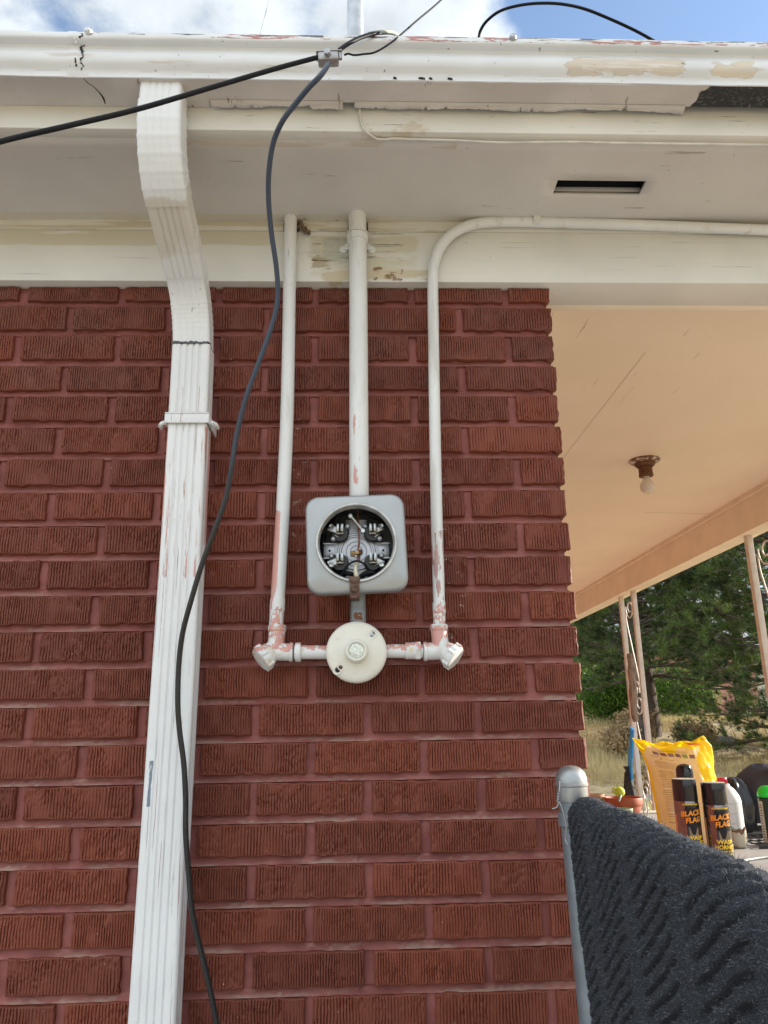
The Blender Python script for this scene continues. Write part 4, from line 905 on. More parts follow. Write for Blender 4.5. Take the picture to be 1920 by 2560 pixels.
b = MB(); b.cyl(rail(.03), rail(.97), .0150); b.cyl(rail(.03, z=.12), rail(.97, z=.12), .0120); b.cyl(rail(.045, .003, z=.12), rail(.045, .003, z=1.31), .0110); b.cyl(rail(.955, z=.12), rail(.955, z=1.31), .0120); b.build('frame', M['post_galv'], gt)
b = MB()
for i in range(-22, 18):
    for sg in (-1, 1):
        s0 = .05+i*.055; z0, z1 = .14, 1.29; s1 = s0+sg*(z1-z0)*1.0 if sg > 0 else s0+1.15+1.15*0; 
        a = (s0, z0, s0+1.15, z1) if sg > 0 else (s0+1.15, z0, s0, z1)
        # clip to the frame
        def cl_(s_a, z_a, s_b, z_b):
            lo, hi = 0, 1; ds = s_b-s_a
            for lim, sign in ((.05, 1), (.95, -1)):
                v0 = (s_a-lim)*sign; dv = ds*sign
                if dv > 0: lo = max(lo, -v0/dv)
                elif dv < 0: hi = min(hi, -v0/dv)
            return (s_a+ds*lo, z_a+(z_b-z_a)*lo, s_a+ds*hi, z_a+(z_b-z_a)*hi) if hi > lo+.01 else None
        q = cl_(*a)
        if q: b.tube([rail(q[0], .001*sg, q[1]), rail(q[2], .001*sg, q[3])], .0013, 5, sub=1)
b.build('chain_link', M['chain'], gt)
# draped ribbed mat: section over the rail, s along the rail
NS, NTt = 560, 520; S0, S1 = .026, .93; HRr = .0245; DROP = .62
ssv = np.linspace(S0, S1, NS); L_arc = math.pi*HRr; tot = L_arc+2*DROP
tv = np.concatenate([np.linspace(-tot/2, -L_arc/2-.36, 60), np.linspace(-L_arc/2-.355, L_arc/2+.06, 400), np.linspace(L_arc/2+.07, tot/2, 60)])
Sg, Tg = np.meshgrid(ssv, tv, indexing='ij')
edge_w = (N1(Tg/.06+3, Tg*0+1)-.5)*.008*np.exp(-(Sg-S0)/.05); Sg2 = Sg+edge_w
ang = np.clip(Tg/HRr, -math.pi/2, math.pi/2)
dn = np.clip(np.abs(Tg)-L_arc/2, 0, None)
flare = np.where(Tg > 0, .010*np.clip(dn/.3, 0, 1), -.015*np.clip(dn/.28, 0, 1)) + .003*np.sin(Sg*7+1)*np.clip(dn/.15, 0, 1)
offr = HRr*np.sin(ang) + np.sign(Tg)*flare; zz = 1.3055+HRr*np.cos(ang)-dn + .004*np.clip(Sg/.45, 0, 1) + .004*np.sin(Sg*5+.5)+.0015*np.sin(Sg*23)
dirn = np.stack([np.sin(ang), np.cos(ang)], 0)      # outward (lateral, up)
# chevron ribs with plain gaps, staggered
band = .155; shift = Sg2*1.0; col = (Sg2+.03)/band; fr = col % 1
slope = 1.25; ph = (Sg2*slope - (-Tg))/.0235 if False else ((-Tg)*-1.0*-1.0 - Sg2*-slope)/.0235
tri = np.abs((Sg2/.21) % 1-.5)*2
zd = np.abs(Tg); wv = (N2(Sg2/.05, Tg/.05)-.5)*.010
ph = (zd*1.0 + Sg2*.52 + wv*.6)/.0190
rib = .5+.5*np.cos(ph*2*math.pi); rib = np.clip(1-np.clip(1-rib-.62, 0, 1)/.30, 0, 1)        # broad ribs parted by narrow furrows
gp = ((Sg2+.10*zd+.05)/.200) % 1; gap = np.clip((gp-.24)/.05, 0, 1)*np.clip((1-gp)/.05, 0, 1)
disp = .0070 - .0060*(1-rib)*gap*np.clip((Sg2-S0)/.02, 0, 1) - .0012*(1-gap) + (N3(Sg/.0022, Tg/.0022)-.5)*.0022 + (N2(Sg/.008, Tg/.008)-.5)*.0020
nrmx = dirn[0]*disp; nrmz = dirn[1]*disp
C0 = np.array([PX+.0175, PY]); RLn = np.array([RL.x, RL.y]); SRn = np.array([SR.x, SR.y])
XYm = C0[None, None]+RLn*Sg2[..., None]+SRn*(offr+nrmx)[..., None]
Vm = np.stack([XYm[..., 0].ravel(), XYm[..., 1].ravel(), (zz+nrmz).ravel()], 1)
mo = thing('doormat', (PX, PY-.4, .7), 'charcoal ribbed fibre mat draped over the open gate beside the fence post', 'mat')
mm = np_mesh('mat_sheet', Vm, grid_faces(NS, len(tv)), M['mat'], mo, 80); md = mm.modifiers.new('t', 'SOLIDIFY'); md.thickness = .006; md.offset = -1
# short loose fibres over the visible part
NFB = 30000; ii = rng.integers(0, NS-1, NFB); jj = rng.integers(60, 470, NFB); idx = ii*len(tv)+jj; base = Vm[idx]
lat = dirn[0][ii, jj]; upz = dirn[1][ii, jj]; nv = np.stack([SRn[0]*lat, SRn[1]*lat, upz], 1)
jit = rng.normal(0, 1, (NFB, 3)); fd = nv*.35+jit*.6; fd /= np.linalg.norm(fd, axis=1)[:, None]; ln = rng.uniform(.0015, .0055, NFB)[:, None]
sdv = np.cross(fd, rng.normal(0, 1, (NFB, 3))); sdv /= np.linalg.norm(sdv, axis=1)[:, None]
base = base+nv*.0002; tip = base+fd*ln+nv*.0012; wd_ = .00028
FV = np.stack([base-sdv*wd_, base+sdv*wd_, tip], 1).reshape(-1, 3)
np_mesh('loose_fibres', FV, np.arange(NFB*3).reshape(-1, 3), M['mat_fibre'], mo)
bpy.data.objects['loose_fibres']['kind'] = 'stuff'

# ------------------------------------------------------------------ PORCH COLUMNS
def scroll(b, c, rad, turns, sgn, flipz, plane, thick=.0045, a0=0):
    pts = []
    for i in range(40):
        t = i/39; a = a0+t*turns*2*math.pi; r_ = rad*(1-.72*t); pts.append(plane(c[0]+sgn*r_*math.cos(a), c[1]+flipz*r_*math.sin(a)))
    b.tube(pts, thick, 6, sub=1); return pts
def column(loc, d, gapw, label):
    """iron porch column: two square tubes joined by scrolls, its plane along the side beam"""
    x, y = loc; rt = thing('iron_column', (x, y, .25), label, 'porch column', 'iron columns of the porch')
    a = math.atan2(d.y, d.x); rot = Matrix.Rotation(a, 3, 'Z')
    for sg in (-1, 1):
        cx, cy_ = x+d.x*gapw/2*sg, y+d.y*gapw/2*sg; b = MB(); b.box((cx-.0155, cy_-.0155, .25), (cx+.0155, cy_+.0155, ZT-.001), bev=.002, rot=rot); b.build('tube', M['iron'], rt)
    pl_ = lambda u, z: Vector((x+d.x*u, y+d.y*u, z))
    z = 2.25; k = 0
    while z > .5:
        b = MB(); rr = gapw*.30
        scroll(b, (-gapw*.08, z), rr, 1.35, -1, 1, pl_, a0=math.pi*.9); scroll(b, (gapw*.08, z-.56), rr, 1.35, 1, -1, pl_, a0=math.pi*.9)
        b.tube([pl_(gapw*.25, z-.01), pl_(gapw*.22, z-.10), pl_(0, z-.28), pl_(-gapw*.22, z-.46), pl_(-gapw*.25, z-.55)], .0045, 6)
        b.build('scroll', M['iron'], rt); z -= .66; k += 1
    return rt
dcol = Vector((p1.x-p0.x, p1.y-p0.y)).normalized()
def on_beam(Y, off=.05): t = (Y-p0.y)/(p1.y-p0.y); q = p0+(p1-p0)*t+nn*off; return q
q = on_beam(3.98); column((q.x, q.y), dcol, .25, 'far scrolled iron porch column with the driftwood and blue strip tied on')
q = on_beam(2.13); column((q.x, q.y), dcol, .25, 'near scrolled iron porch column at the right edge')
# things tied to the far column
def poly_tube(px, r_, m, name, label, cat, n=14):
    o = MB().tube([atx(*p) for p in px], r_, n).build(name, m, None); return tag(o, label, cat)
poly_tube([(1361,1350+62,1.862),(1364,1440,1.862),(1367,1480,1.860),(1369,1525,1.858),(1373,1560,1.86)], lambda t: .024*(.65+.5*math.sin(math.pi*min(1, .15+t*.8))+.12*math.sin(t*23)), M['driftwood'], 'driftwood', 'grey weathered piece of driftwood tied upright to the far porch column', 'driftwood')
b = MB(); pts = [(1361,1570),(1367,1577),(1365,1620),(1363,1650),(1364,1686),(1358,1684),(1356,1640),(1359,1600)]
w3 = [atx(x, y, 1.835) for x, y in pts]; b.add([v for v in w3]+[v+Vector((.012, .004, 0)) for v in w3], [tuple(range(8)), tuple(range(8, 16))[::-1]]+[(i, (i+1) % 8, 8+(i+1) % 8, 8+i) for i in range(8)])
o = b.build('blue_strip', M['blue_cloth'], None, 20); tag(o, 'bright blue plastic strip hanging on the far porch column', 'strip')
b = MB(); ring_ = []
def sack(b, c, top, prof_, n=20, seed=0, fold=.12):
    vs = []; rr = random.Random(seed); ph = [rr.uniform(0, 6.28) for _ in range(3)]
    for r_, z in prof_:
        for i in range(n):
            t = 2*math.pi*i/n; k = 1+fold*math.sin(5*t+ph[0])+fold*.6*math.sin(8*t+ph[1]+z*30); vs.append((c[0]+r_*k*math.cos(t), c[1]+r_*k*math.sin(t), z))
    m_ = len(prof_); fs = [(k*n+i, k*n+(i+1) % n, (k+1)*n+(i+1) % n, (k+1)*n+i) for k in range(m_-1) for i in range(n)]+[tuple(range(n))[::-1], tuple((m_-1)*n+i for i in range(n))]
    b.add(vs, fs)
c = atx(1358, 1690, 1.83); ztop = atx(1353, 1655, 1.83).z; zbot = atx(1353, 1745, 1.83).z
sack(b, (c.x, c.y), None, [(.045, zbot), (.050, zbot+.03), (.038, zbot+.12), (.020, ztop-.045), (.010, ztop-.03), (.022, ztop-.01), (.026, ztop)], 24, 3); o = b.build('cloth_bundle', M['black_cloth'], None, 60); tag(o, 'black cloth bundle tied at its neck below the blue strip', 'cloth')

# ------------------------------------------------------------------ TABLE AND ITS THINGS
TZ = 1.03
tb = thing('porch_table', (1.3, 1.6, .25), 'long grey porch table crowded with pots, cans and bottles', 'table')
b = MB(); b.box((.80, .55, TZ-.03), (1.80, 2.58, TZ), bev=.004); b.build('tabletop', M['table'], tb)
for x in (.86, 1.74):
    for y in (.61, 2.52): b = MB(); b.box((x-.025, y-.025, .25), (x+.025, y+.025, TZ-.031), bev=.003); b.build('leg', M['table'], tb)
rl = thing('porch_rail', (1.3, 2.66, 1.0), 'pale weathered wooden rail behind the porch table', 'rail')
b = MB(); b.box((.95, 2.60, 1.00), (1.80, 2.69, 1.035), bev=.004); b.build('top_rail', M['ledge'], rl)
for x in (.99, 1.76): b = MB(); b.box((x-.02, 2.62, .25), (x+.02, 2.67, .999), bev=.002); b.build('rail_post', M['ledge'], rl)

def text_geo(body, size, bold=.0):
    cu = bpy.data.curves.new('t', 'FONT'); cu.body = body; cu.size = size; cu.align_x = 'CENTER'; cu.align_y = 'CENTER'; cu.offset = bold; cu.resolution_u = 3; cu.space_line = .85
    o = bpy.data.objects.new('t', cu); sc.collection.objects.link(o); dg = bpy.context.evaluated_depsgraph_get()
    me = o.evaluated_get(dg).to_mesh(); V_ = [v.co.copy() for v in me.vertices]; F_ = [tuple(p.vertices) for p in me.polygons]
    o.evaluated_get(dg).to_mesh_clear(); bpy.data.objects.remove(o); bpy.data.curves.remove(cu); return V_, F_
def wrap_text(b, body, size, c, rad, ang0, z, bold=0, skew=0, stretch=1, rise=0):
    V_, F_ = text_geo(body, size, bold); vs = []
    for v in V_:
        x = (v.x*stretch+v.y*skew); a = ang0+x/rad; vs.append((c[0]+rad*math.cos(a), c[1]+rad*math.sin(a), z+v.y+rise*x))
    b.add(vs, F_)
def spray_can(px, topy, Yd, label):
    top = at(px, topy, Yd); c = (top.x, top.y); zt = top.z; rd = .033; H = zt-TZ
    rt = thing('spray_can', (c[0], c[1], TZ), label, 'spray can', 'wasp spray cans on the table')
    zb0 = TZ+.0; zc = zt-.056
    b = MB(); b.lathe([(.030, zb0), (.0325, zb0+.002), (.0330, zb0+.006), (.0330, zc-.006), (.0318, zc), (.0300, zc+.004)], (c[0], c[1], 0), (0, 0, 1), 44); b.build('body', M['can_body'], rt, 40)
    b = MB(); b.lathe([(.0318, zc-.002), (.0326, zc), (.0322, zt-.004), (.0312, zt-.0005)], (c[0], c[1], 0), (0, 0, 1), 44, capb=False); b.build('cap', M['can_black'], rt, 40)
    b = MB(); b.lathe([(.0310, zt-.0012), (.0312, zt+.0002), (.028, zt+.0006), (0, zt+.0006)], (c[0], c[1], 0), (0, 0, 1), 44); b.build('cap_top', M['cap_top'], rt, 40)
    A0 = math.atan2(CAM.y-c[1], CAM.x-c[0])       # towards the viewer
    A = A0+.36; rad = .03345
    def patch(z0, z1, a0, a1, m, nm, rad_=.03325, shape=None):
        b = MB(); n_ = 16; vs = []; rows = 8
        for j in range(rows+1):
            t = j/rows; l_, r_ = (a0, a1) if shape is None else shape(t)
            for i in range(n_+1): a = l_+(r_-l_)*i/n_; vs.append((c[0]+rad_*math.cos(a), c[1]+rad_*math.sin(a), z0+(z1-z0)*t))
        b.add(vs, [(j*(n_+1)+i, j*(n_+1)+i+1, (j+1)*(n_+1)+i+1, (j+1)*(n_+1)+i) for j in range(rows) for i in range(n_)]); return b.build(nm, m, rt, 60)
    patch(TZ+.008, zc-.010, A0-.12, A+1.5, M['can_black'], 'front_label')
    patch(TZ+.02, zc-.035, A0-1.35, A0-.98, M['panel_orange'], 'side_panel', .0333)
    patch(zt-.142, zt-.074, 0, 0, M['hole'], 'shield_emblem', .03335, lambda t: (A-.10-.42*min(1, t*1.6), A+.12+.62*min(1, t*1.6)))
    for body, sz, da, zz_, m_, bo, sk, st, ri in (('BLACK', .0185, -.02, zt-.088, 'orange_text', .0007, .1, 1.0, .10), ('FLAG', .0185, .12, zt-.105, 'orange_text', .0007, .1, 1.0, .10),
            ('WASP', .0145, .10, zt-.150, 'yellow_text', .0005, 0, 1.15, 0), ('HORNET', .0145, .10, zt-.163, 'yellow_text', .0005, 0, 1.0, 0), ('& YELLOW JACKET', .0062, .10, zt-.173, 'yellow_text', .0002, 0, 1, 0),
            ('KILLER', .0062, .35, zt-.180, 'yellow_text', .0002, 0, 1, 0), ('GUARANTEED', .0055, .0, zt-.0655, 'yellow_text', .0002, 0, 1.3, 0)):
        b = MB(); wrap_text(b, body, sz, c, rad+.0002, A+da, zz_, bo, sk, st, ri); b.build('lettering', M[m_], rt, None)
    patch(zt-.150, zt-.122, A-.45, A+.9, M['can_body'], 'wasp_picture', .0333)
    patch(zt-.215, zt-.190, A-.35, A+1.2, M['panel_orange'], 'insect_picture', .0333)
    b = MB(); rr = random.Random(1)
    for k in range(18):
        z_ = TZ+.028+k*.0068
        if z_ > zc-.04: break
        wrap = [A0-1.30, A0-1.05-rr.random()*.06]
        vs = [(c[0]+.0335*math.cos(a_), c[1]+.0335*math.sin(a_), z_+dz) for dz in (0, .0014) for a_ in wrap]; b.add(vs, [(0, 1, 3, 2)])
    b.build('fine_print', M['brown_ink'], rt, None)
    # sheath of the paint below the cap
    return rt
spray_can(1476, 1682, .80, 'left of the two black wasp spray cans with the dark bottle behind it')
spray_can(1539, 1690, .78, 'right of the two black wasp spray cans, beside the chipped cup')

# yellow bag
YB = 1.62; BL = lambda x, y, Y=YB: at(x, y, Y)
bag = thing('seed_bag', (1.32, YB, TZ), 'half empty yellow plastic bag with peach printed back panel and folded top', 'bag')
outl_l = [(1455-30, 1822), (1421, 1770), (1413, 1725), (1404, 1680), (1396, 1650), (1385, 1625), (1374, 1607), (1366, 1592)]
outl_r = [(1560, 1832), (1556, 1770), (1553, 1720), (1549, 1690), (1543, 1668), (1541, 1640), (1536, 1610), (1519, 1590)]
rows_ = 60; cols = 60; vs = []; top_y = lambda u: 1592+ (math.sin(u*math.pi)**.8)*17 if u < .75 else 1592+(math.sin(u*math.pi)**.8)*17-(u-.75)*0
def interp(pl, t):
    k = t*(len(pl)-1); i = min(int(k), len(pl)-2); f = k-i; f2 = f; return (pl[i][0]*(1-f2)+pl[i+1][0]*f2, pl[i][1]*(1-f2)+pl[i+1][1]*f2)
def bag_side(sgn):
    out = []
    for j in range(rows_+1):
        t = j/rows_; l_ = interp(outl_l, t); r_ = interp(outl_r, t)
        for i in range(cols+1):
            u = i/cols; sagy = 15*t**4*math.sin(u*math.pi)**1.2+ (3*math.sin(u*9) + 2*math.sin(u*23+1))*t**5
            x = l_[0]*(1-u)+r_[0]*u; y = l_[1]*(1-u)+r_[1]*u+sagy
            bulge = .060*(math.sin(u*math.pi)**.6)*(1-t**2.2)+.003
            wr = float(N2(np.array([u*7+3]), np.array([t*6+2]))[0]-.5)*.024*(math.sin(u*math.pi)**.5)+float(N1(np.array([u*16]), np.array([t*13+5]))[0]-.5)*.008
            p = BL(x, y); out.append(Vector((p.x, YB+sgn*bulge+(wr if sgn < 0 else 0), max(p.z, TZ+.002))))
    return out
FS = bag_side(-1); BS = bag_side(1); n_ = cols+1
mi = []; fs = []
for j in range(rows_):
    for i in range(cols):
        fs.append((j*n_+i, j*n_+i+1, (j+1)*n_+i+1, (j+1)*n_+i)); u = (i+.5)/cols; t = (j+.5)/rows_
        hl_ = .86-.03*math.sin(u*20) - .10*math.exp(-((u-.40)/.12)**2)
        lft = .02 if t < .70 else .02+(t-.70)*.75
        rgt = .72+.14*max(0, t-.72)/.2 if t > .40 else .72-.0*t
        mi.append(1 if (t < hl_ and u > lft and u < rgt + .0) else 0)
b = MB(); b.v = [tuple(v) for v in FS]; b.f = fs; b.mi = mi
off = len(b.v); b.v += [tuple(v) for v in BS]; b.f += [tuple(k+off for k in f[::-1]) for f in fs]; b.mi += [0]*len(fs)
for j in range(rows_):
    for e in (0, cols): b.f.append((j*n_+e, (j+1)*n_+e, off+(j+1)*n_+e, off+j*n_+e)); b.mi.append(0)
b.build('film', [M['bag_yellow'], M['bag_panel']], bag, 70)
def on_bag(u, t, lift=.0012):
    j = min(int(t*rows_), rows_-1); i = min(int(u*cols), cols-1); fu = u*cols-i; ft = t*rows_-j
    p = FS[j*n_+i]*(1-fu)*(1-ft)+FS[j*n_+i+1]*fu*(1-ft)+FS[(j+1)*n_+i]*(1-fu)*ft+FS[(j+1)*n_+i+1]*fu*ft; return p+Vector((0, -lift, 0))
def quad_on(b, u0, t0, u1, t1, n=6):
    vs = []
    for i in range(n+1):
        u = u0+(u1-u0)*i/n; vs += [on_bag(u, t0), on_bag(u, t1)]
    b.add(vs, [(2*i, 2*i+2, 2*i+3, 2*i+1) for i in range(n)])
b = MB(); rr = random.Random(8)
for k, t in enumerate([.80, .785]): quad_on(b, .20, t, .62, t+.0035, 14)
t = .63
while t > .12:
    if rr.random() > .12:
        quad_on(b, .10+rr.random()*.03, t, .10+rr.uniform(.25, .50), t+.0028, 12)
    t -= .0135
for (u, t) in ((.10, .69), (.28, .665)): quad_on(b, u, t, u+.10, t+.004, 4)
b.build('fine_print', M['brown_ink'], bag, None)
pcs = [(.25,.12,.07), (.22,.09,.05), (.30,.18,.13), (.24,.10,.07), (.28,.32,.05), (.27,.14,.09)]
for k in range(6):
    b = MB(); u = .15+k*.095; quad_on(b, u, .715, u+.072, .765, 4); b.build('ingredient_picture', plain('print_tone_%s' % 'abcdef'[k], pcs[k], .5, 0, .5, 260), bag, None)
for u in (.20, .56):
    b = MB(); P_ = [on_bag(u, .665), on_bag(u+.012, .655), on_bag(u+.04, .69), on_bag(u+.037, .692), on_bag(u+.013, .662), on_bag(u+.003, .668)]; b.add(P_, [tuple(range(6))]); b.build('check_mark', M['brown_ink'], bag, None)
b = MB(); P_ = [on_bag(.70, .915, .003), on_bag(.90, .905, .003), on_bag(.845, .95, .003), on_bag(.80, .965, .003), on_bag(.70, .955, .003)]; b.add(P_, [tuple(range(5))]); b.build('red_tab', M['red_plastic'], bag, None)
b = MB(); f0 = []; 
for i in range(41):
    u = i/40; lo = .955-.055*math.exp(-((u-.38)/.16)**2)+.012*math.sin(u*31)
    f0 += [on_bag(u, min(1, 1.0), .004), on_bag(u, lo+.02, .009), on_bag(u, lo, .006)]
b.add(f0, [(3*i+k, 3*i+3+k, 3*i+4+k, 3*i+1+k) for i in range(40) for k in (0, 1)]); b.build('folded_hem', M['bag_yellow'], bag, 60)

# dark bottle behind the left can
c = at(1478, 1665, 1.15); bt = thing('bottle', (c.x, c.y, TZ), 'dark blue bottle with a round glossy top peeking over the left spray can', 'bottle')
b = MB(); b.lathe([(.026, TZ), (.028, TZ+.004), (.028, c.z-.03)], (c.x, c.y, 0), (0, 0, 1), 28); b.build('body', plain('dark_blue_plastic', (.02, .045, .10), .2), bt)
b = MB(); b.lathe([(.0265, c.z-.03), (.027, c.z-.02), (.0262, c.z+.004), (.021, c.z+.015), (.011, c.z+.0205), (0, c.z+.022)], (c.x, c.y, 0), (0, 0, 1), 28); b.lathe([(.012, 0), (.012, .005), (.009, .005), (.008, .002), (0, .002)], (c.x, c.y-.022, c.z+.002), (0, -1, .1), 20); b.build('cap', M['can_black'], bt)
# white jug with red cap
c = at(1565, 1700, 1.62); jg = thing('jug', (c.x, c.y, TZ), 'white ribbed plastic jug with a red cap behind the right spray can', 'jug')
zj = at(1572, 1694, 1.62).z
prf = [(.046, TZ), (.052, TZ+.004), (.053, TZ+.012)]
z = TZ+.03
while z < zj-.055: prf += [(.053, z), (.0505, z+.0015), (.053, z+.003)]; z += .034
prf += [(.053, zj-.06), (.049, zj-.042), (.034, zj-.018), (.019, zj-.004), (.018, zj+.002)]
b = MB(); b.lathe(prf, (c.x, c.y, 0), (0, 0, 1), 36, ex=1, ey=1); b.build('body', M['white_plastic'], jg, 30)
b = MB(); b.lathe([(.019, zj+.002), (.0195, zj+.005), (.0195, zj+.020), (.017, zj+.024), (0, zj+.0245)], (c.x-.008, c.y, 0), (0, 0, 1), 24)
for k in range(24): t = k/24*6.283; b.box((c.x-.008+.0195*math.cos(t)-.0008, c.y+.0195*math.sin(t)-.0008, zj+.005), (c.x-.008+.0195*math.cos(t)+.0008, c.y+.0195*math.sin(t)+.0008, zj+.019))
b.build('cap', M['red_plastic'], jg)
# chipped cup
c = atz(1595, 1834, TZ); c = atz(1597, 1832, TZ); r0 = .031
cp = thing('cup', (c.x, c.y, TZ), 'small cream cup with a jagged brown broken rim beside the right spray can', 'cup')
def cupmesh(b, r_in, off_, jag, mi=0, za=0):
    n = 48; vs = []; lv = [(.55, 0), (.80, .008), (.97, .026), (1.0, .044), (.93, .060)]
    for (k, z) in lv[:-1]:
        for i in range(n): t = 2*math.pi*i/n; vs.append((c.x+(r_in*k+off_)*math.cos(t), c.y+(r_in*k+off_)*math.sin(t), TZ+.001+z))
    for i in range(n):
        t = 2*math.pi*i/n; vs.append((c.x+(r_in*.98+off_)*math.cos(t), c.y+(r_in*.98+off_)*math.sin(t), TZ+.001+jag(t)))
    b.add(vs, [(k*n+i, k*n+(i+1) % n, (k+1)*n+(i+1) % n, (k+1)*n+i) for k in range(len(lv)-1) for i in range(n)]+[tuple(range(n))[::-1]], mi)
jag = lambda t: .060+.010*abs(math.sin(t*2.5+.8))-.012*abs(math.sin(t*3.5))
b = MB(); cupmesh(b, r0, 0, jag); o = b.build('bowl', M['cup'], cp, 60); md = o.modifiers.new('t', 'SOLIDIFY'); md.thickness = .003; md.offset = -1
b = MB(); n = 48; vs = []
for i in range(n): t = 2*math.pi*i/n; R1 = r0*.98+.0008; z1 = TZ+.001+jag(t); vs += [(c.x+R1*math.cos(t), c.y+R1*math.sin(t), z1-.007-.003*math.sin(t*6)), (c.x+R1*math.cos(t), c.y+R1*math.sin(t), z1+.0008), (c.x+(R1-.005)*math.cos(t), c.y+(R1-.005)*math.sin(t), z1+.0008)]
b.add(vs, [(3*i+k, 3*((i+1) % n)+k, 3*((i+1) % n)+1+k, 3*i+1+k) for i in range(n) for k in (0, 1)]); b.build('broken_rim', M['cup_rim'], cp, 60)
# terracotta pot with a lime nozzle in it, small pots
def pot(px, topy, Y, rad, h, m, name, label, rimh=.022):
    c = at(px, topy, Y); zt = c.z; zb0 = max(TZ, zt-h); rt = thing(name, (c.x, c.y, zb0), label, 'flower pot')
    b = MB(); b.lathe([(rad*.68, zb0), (rad*.70, zb0+.003), (rad*.90, zt-rimh), (rad*.90, zt-rimh+.001)], (c.x, c.y, 0), (0, 0, 1), 40, capb=False); b.build('body', m, rt, 40)
    b = MB(); b.lathe([(rad*.90, zt-rimh), (rad*.98, zt-rimh), (rad, zt-.002), (rad*.985, zt), (rad*.93, zt), (rad*.90, zt-.01), (rad*.85, zt-.05), (0, zt-.05)], (c.x, c.y, 0), (0, 0, 1), 40); b.build('rim', m, rt, 40); return c
cpot = pot(1346, 1722, 2.36, .088, .13, M['terracotta'], 'flower_pot', 'terracotta plastic pot in front of the far iron column', .030)
pot(1284, 1715, 2.42, .046, .09, M['clay_pale'], 'small_pot', 'small pale clay pot just right of the fence post cap', .012)
c = at(1352, 1746, 2.16); rt = thing('tin_can', (c.x, c.y, TZ), 'pale green open tin in front of the terracotta pot', 'tin'); b = MB(); b.lathe([(.040, TZ), (.040, c.z), (.0385, c.z+.001), (.038, c.z-.03), (0, c.z-.03)], (c.x-.012, c.y, 0), (0, 0, 1), 32); b.build('body', M['tin_green'], rt, 40)
b = MB(); b.lathe([(.0405, c.z-.006), (.0415, c.z-.003), (.0405, c.z)], (c.x-.012, c.y, 0), (0, 0, 1), 32, capa=False, capb=False); b.build('rim', M['ledge'], rt)
c = at(1338, 1712, 2.28); nz_ = thing('hose_nozzle', c, 'lime green plastic garden nozzle lying on the terracotta pot', 'hose nozzle')
b = MB(); b.lathe([(.006, -.018), (.017, -.014), (.023, -.002), (.023, .010), (.017, .020), (.010, .024)], c, (.35, -.35, .8), 28); b.box((c.x-.034, c.y-.012, c.z-.004), (c.x-.004, c.y+.012, c.z+.007), bev=.004, rot=Matrix.Rotation(R(12), 3, 'Y')); b.box((c.x-.030, c.y-.012, c.z+.012), (c.x-.004, c.y+.012, c.z+.022), bev=.004); b.build('head', M['lime'], nz_)
b = MB(); b.tube([c+Vector((-.002, -.022, -.010)), c+Vector((-.010, -.030, -.022)), c+Vector((-.018, -.035, -.034))], .0055, 12); b.build('spout', M['galv'], nz_)
# coil of grey hose
b = MB(); c = at(1394, 1745, 2.45)
for k in range(5): b.tube([(c.x+.030*math.cos(t)*.5+k*.002, c.y+.05*math.cos(t)*.3+k*.006, c.z+(.045+.002*k)*math.sin(t)) for t in np.linspace(0, 6.283, 26)], .003, 8, sub=1)
o = b.build('cable_coil', M['cable_grey'], None); tag(o, 'coil of thin grey tubing standing right of the terracotta pot', 'coil')
# dark fabric cover, bin liner, green capped bottle, rack
c = at(1640, 1760, 1.95); fb = MB(); vs = []; nn_ = 40; mm_ = 26
ctop = at(1610, 1655, 1.95).z
for j in range(mm_+1):
    t = j/mm_
    for i in range(nn_):
        a = 2*math.pi*i/nn_; rx = .21*(1-.20*t-.55*t**5); ry = .15*(1-.45*t**3); k = 1+.05*math.sin(4*a+1)+.03*math.sin(9*a+t*6)
        zz_ = TZ+.035+(ctop-TZ-.035)*t*(1-.20*max(0, math.cos(a))*t) + .010*math.sin(3*a)*t
        vs.append((c.x+.06+rx*k*math.cos(a)*(1-.15*t), c.y+ry*k*math.sin(a), zz_))
fb.add(vs, [(j*nn_+i, j*nn_+(i+1) % nn_, (j+1)*nn_+(i+1) % nn_, (j+1)*nn_+i) for j in range(mm_) for i in range(nn_)]+[tuple(range(nn_))[::-1], tuple(mm_*nn_+i for i in range(nn_))])
gc = thing('covered_appliance', (c.x+.06, c.y, TZ), 'appliance under a charcoal fabric cover on black feet, right of the jug', 'covered appliance')
fb.build('fabric_cover', M['dark_fabric'], gc, 70)
b = MB()
for (dx, dy) in ((-.10, -.07), (.20, -.07), (-.10, .08), (.20, .08)): b.box((c.x+dx-.02, c.y+dy-.02, TZ), (c.x+dx+.02, c.y+dy+.02, TZ+.045), bev=.004)
b.box((c.x-.10, c.y-.09, TZ+.030), (c.x+.24, c.y+.10, TZ+.045), bev=.003); b.build('stand', M['black_plastic'], gc)
b = MB(); q = at(1583, 1690, 1.86); sack(b, (q.x, q.y), None, [(.045, TZ), (.060, TZ+.03), (.062, TZ+.10), (.050, q.z-.01), (.030, q.z+.012), (.012, q.z+.02)], 32, 6, .14); o = b.build('bin_liner', M['glossy_bag'], None, 50); tag(o, 'crumpled glossy black bin liner between the yellow bag and covered appliance', 'bin liner')
c = atz(1674, 1826, TZ); gb = thing('spray_bottle', (c.x, c.y, TZ), 'bottle with bright green cap and dark label at the right edge', 'bottle')
zt = at(1652, 1697, c.y).z; zg = at(1652, 1722, c.y).z
b = MB(); b.lathe([(.034, TZ), (.036, TZ+.004), (.036, zg-.004), (.031, zg)], (c.x, c.y, 0), (0, 0, 1), 36); b.build('body', M['can_label_green'], gb, 40)
b = MB(); b.lathe([(.034, zg), (.037, zg+.003), (.036, zg+.016), (.029, zt-.010), (.018, zt-.001), (0, zt)], (c.x, c.y, 0), (0, 0, 1), 36); b.build('cap', M['green_plastic'], gb, 50)
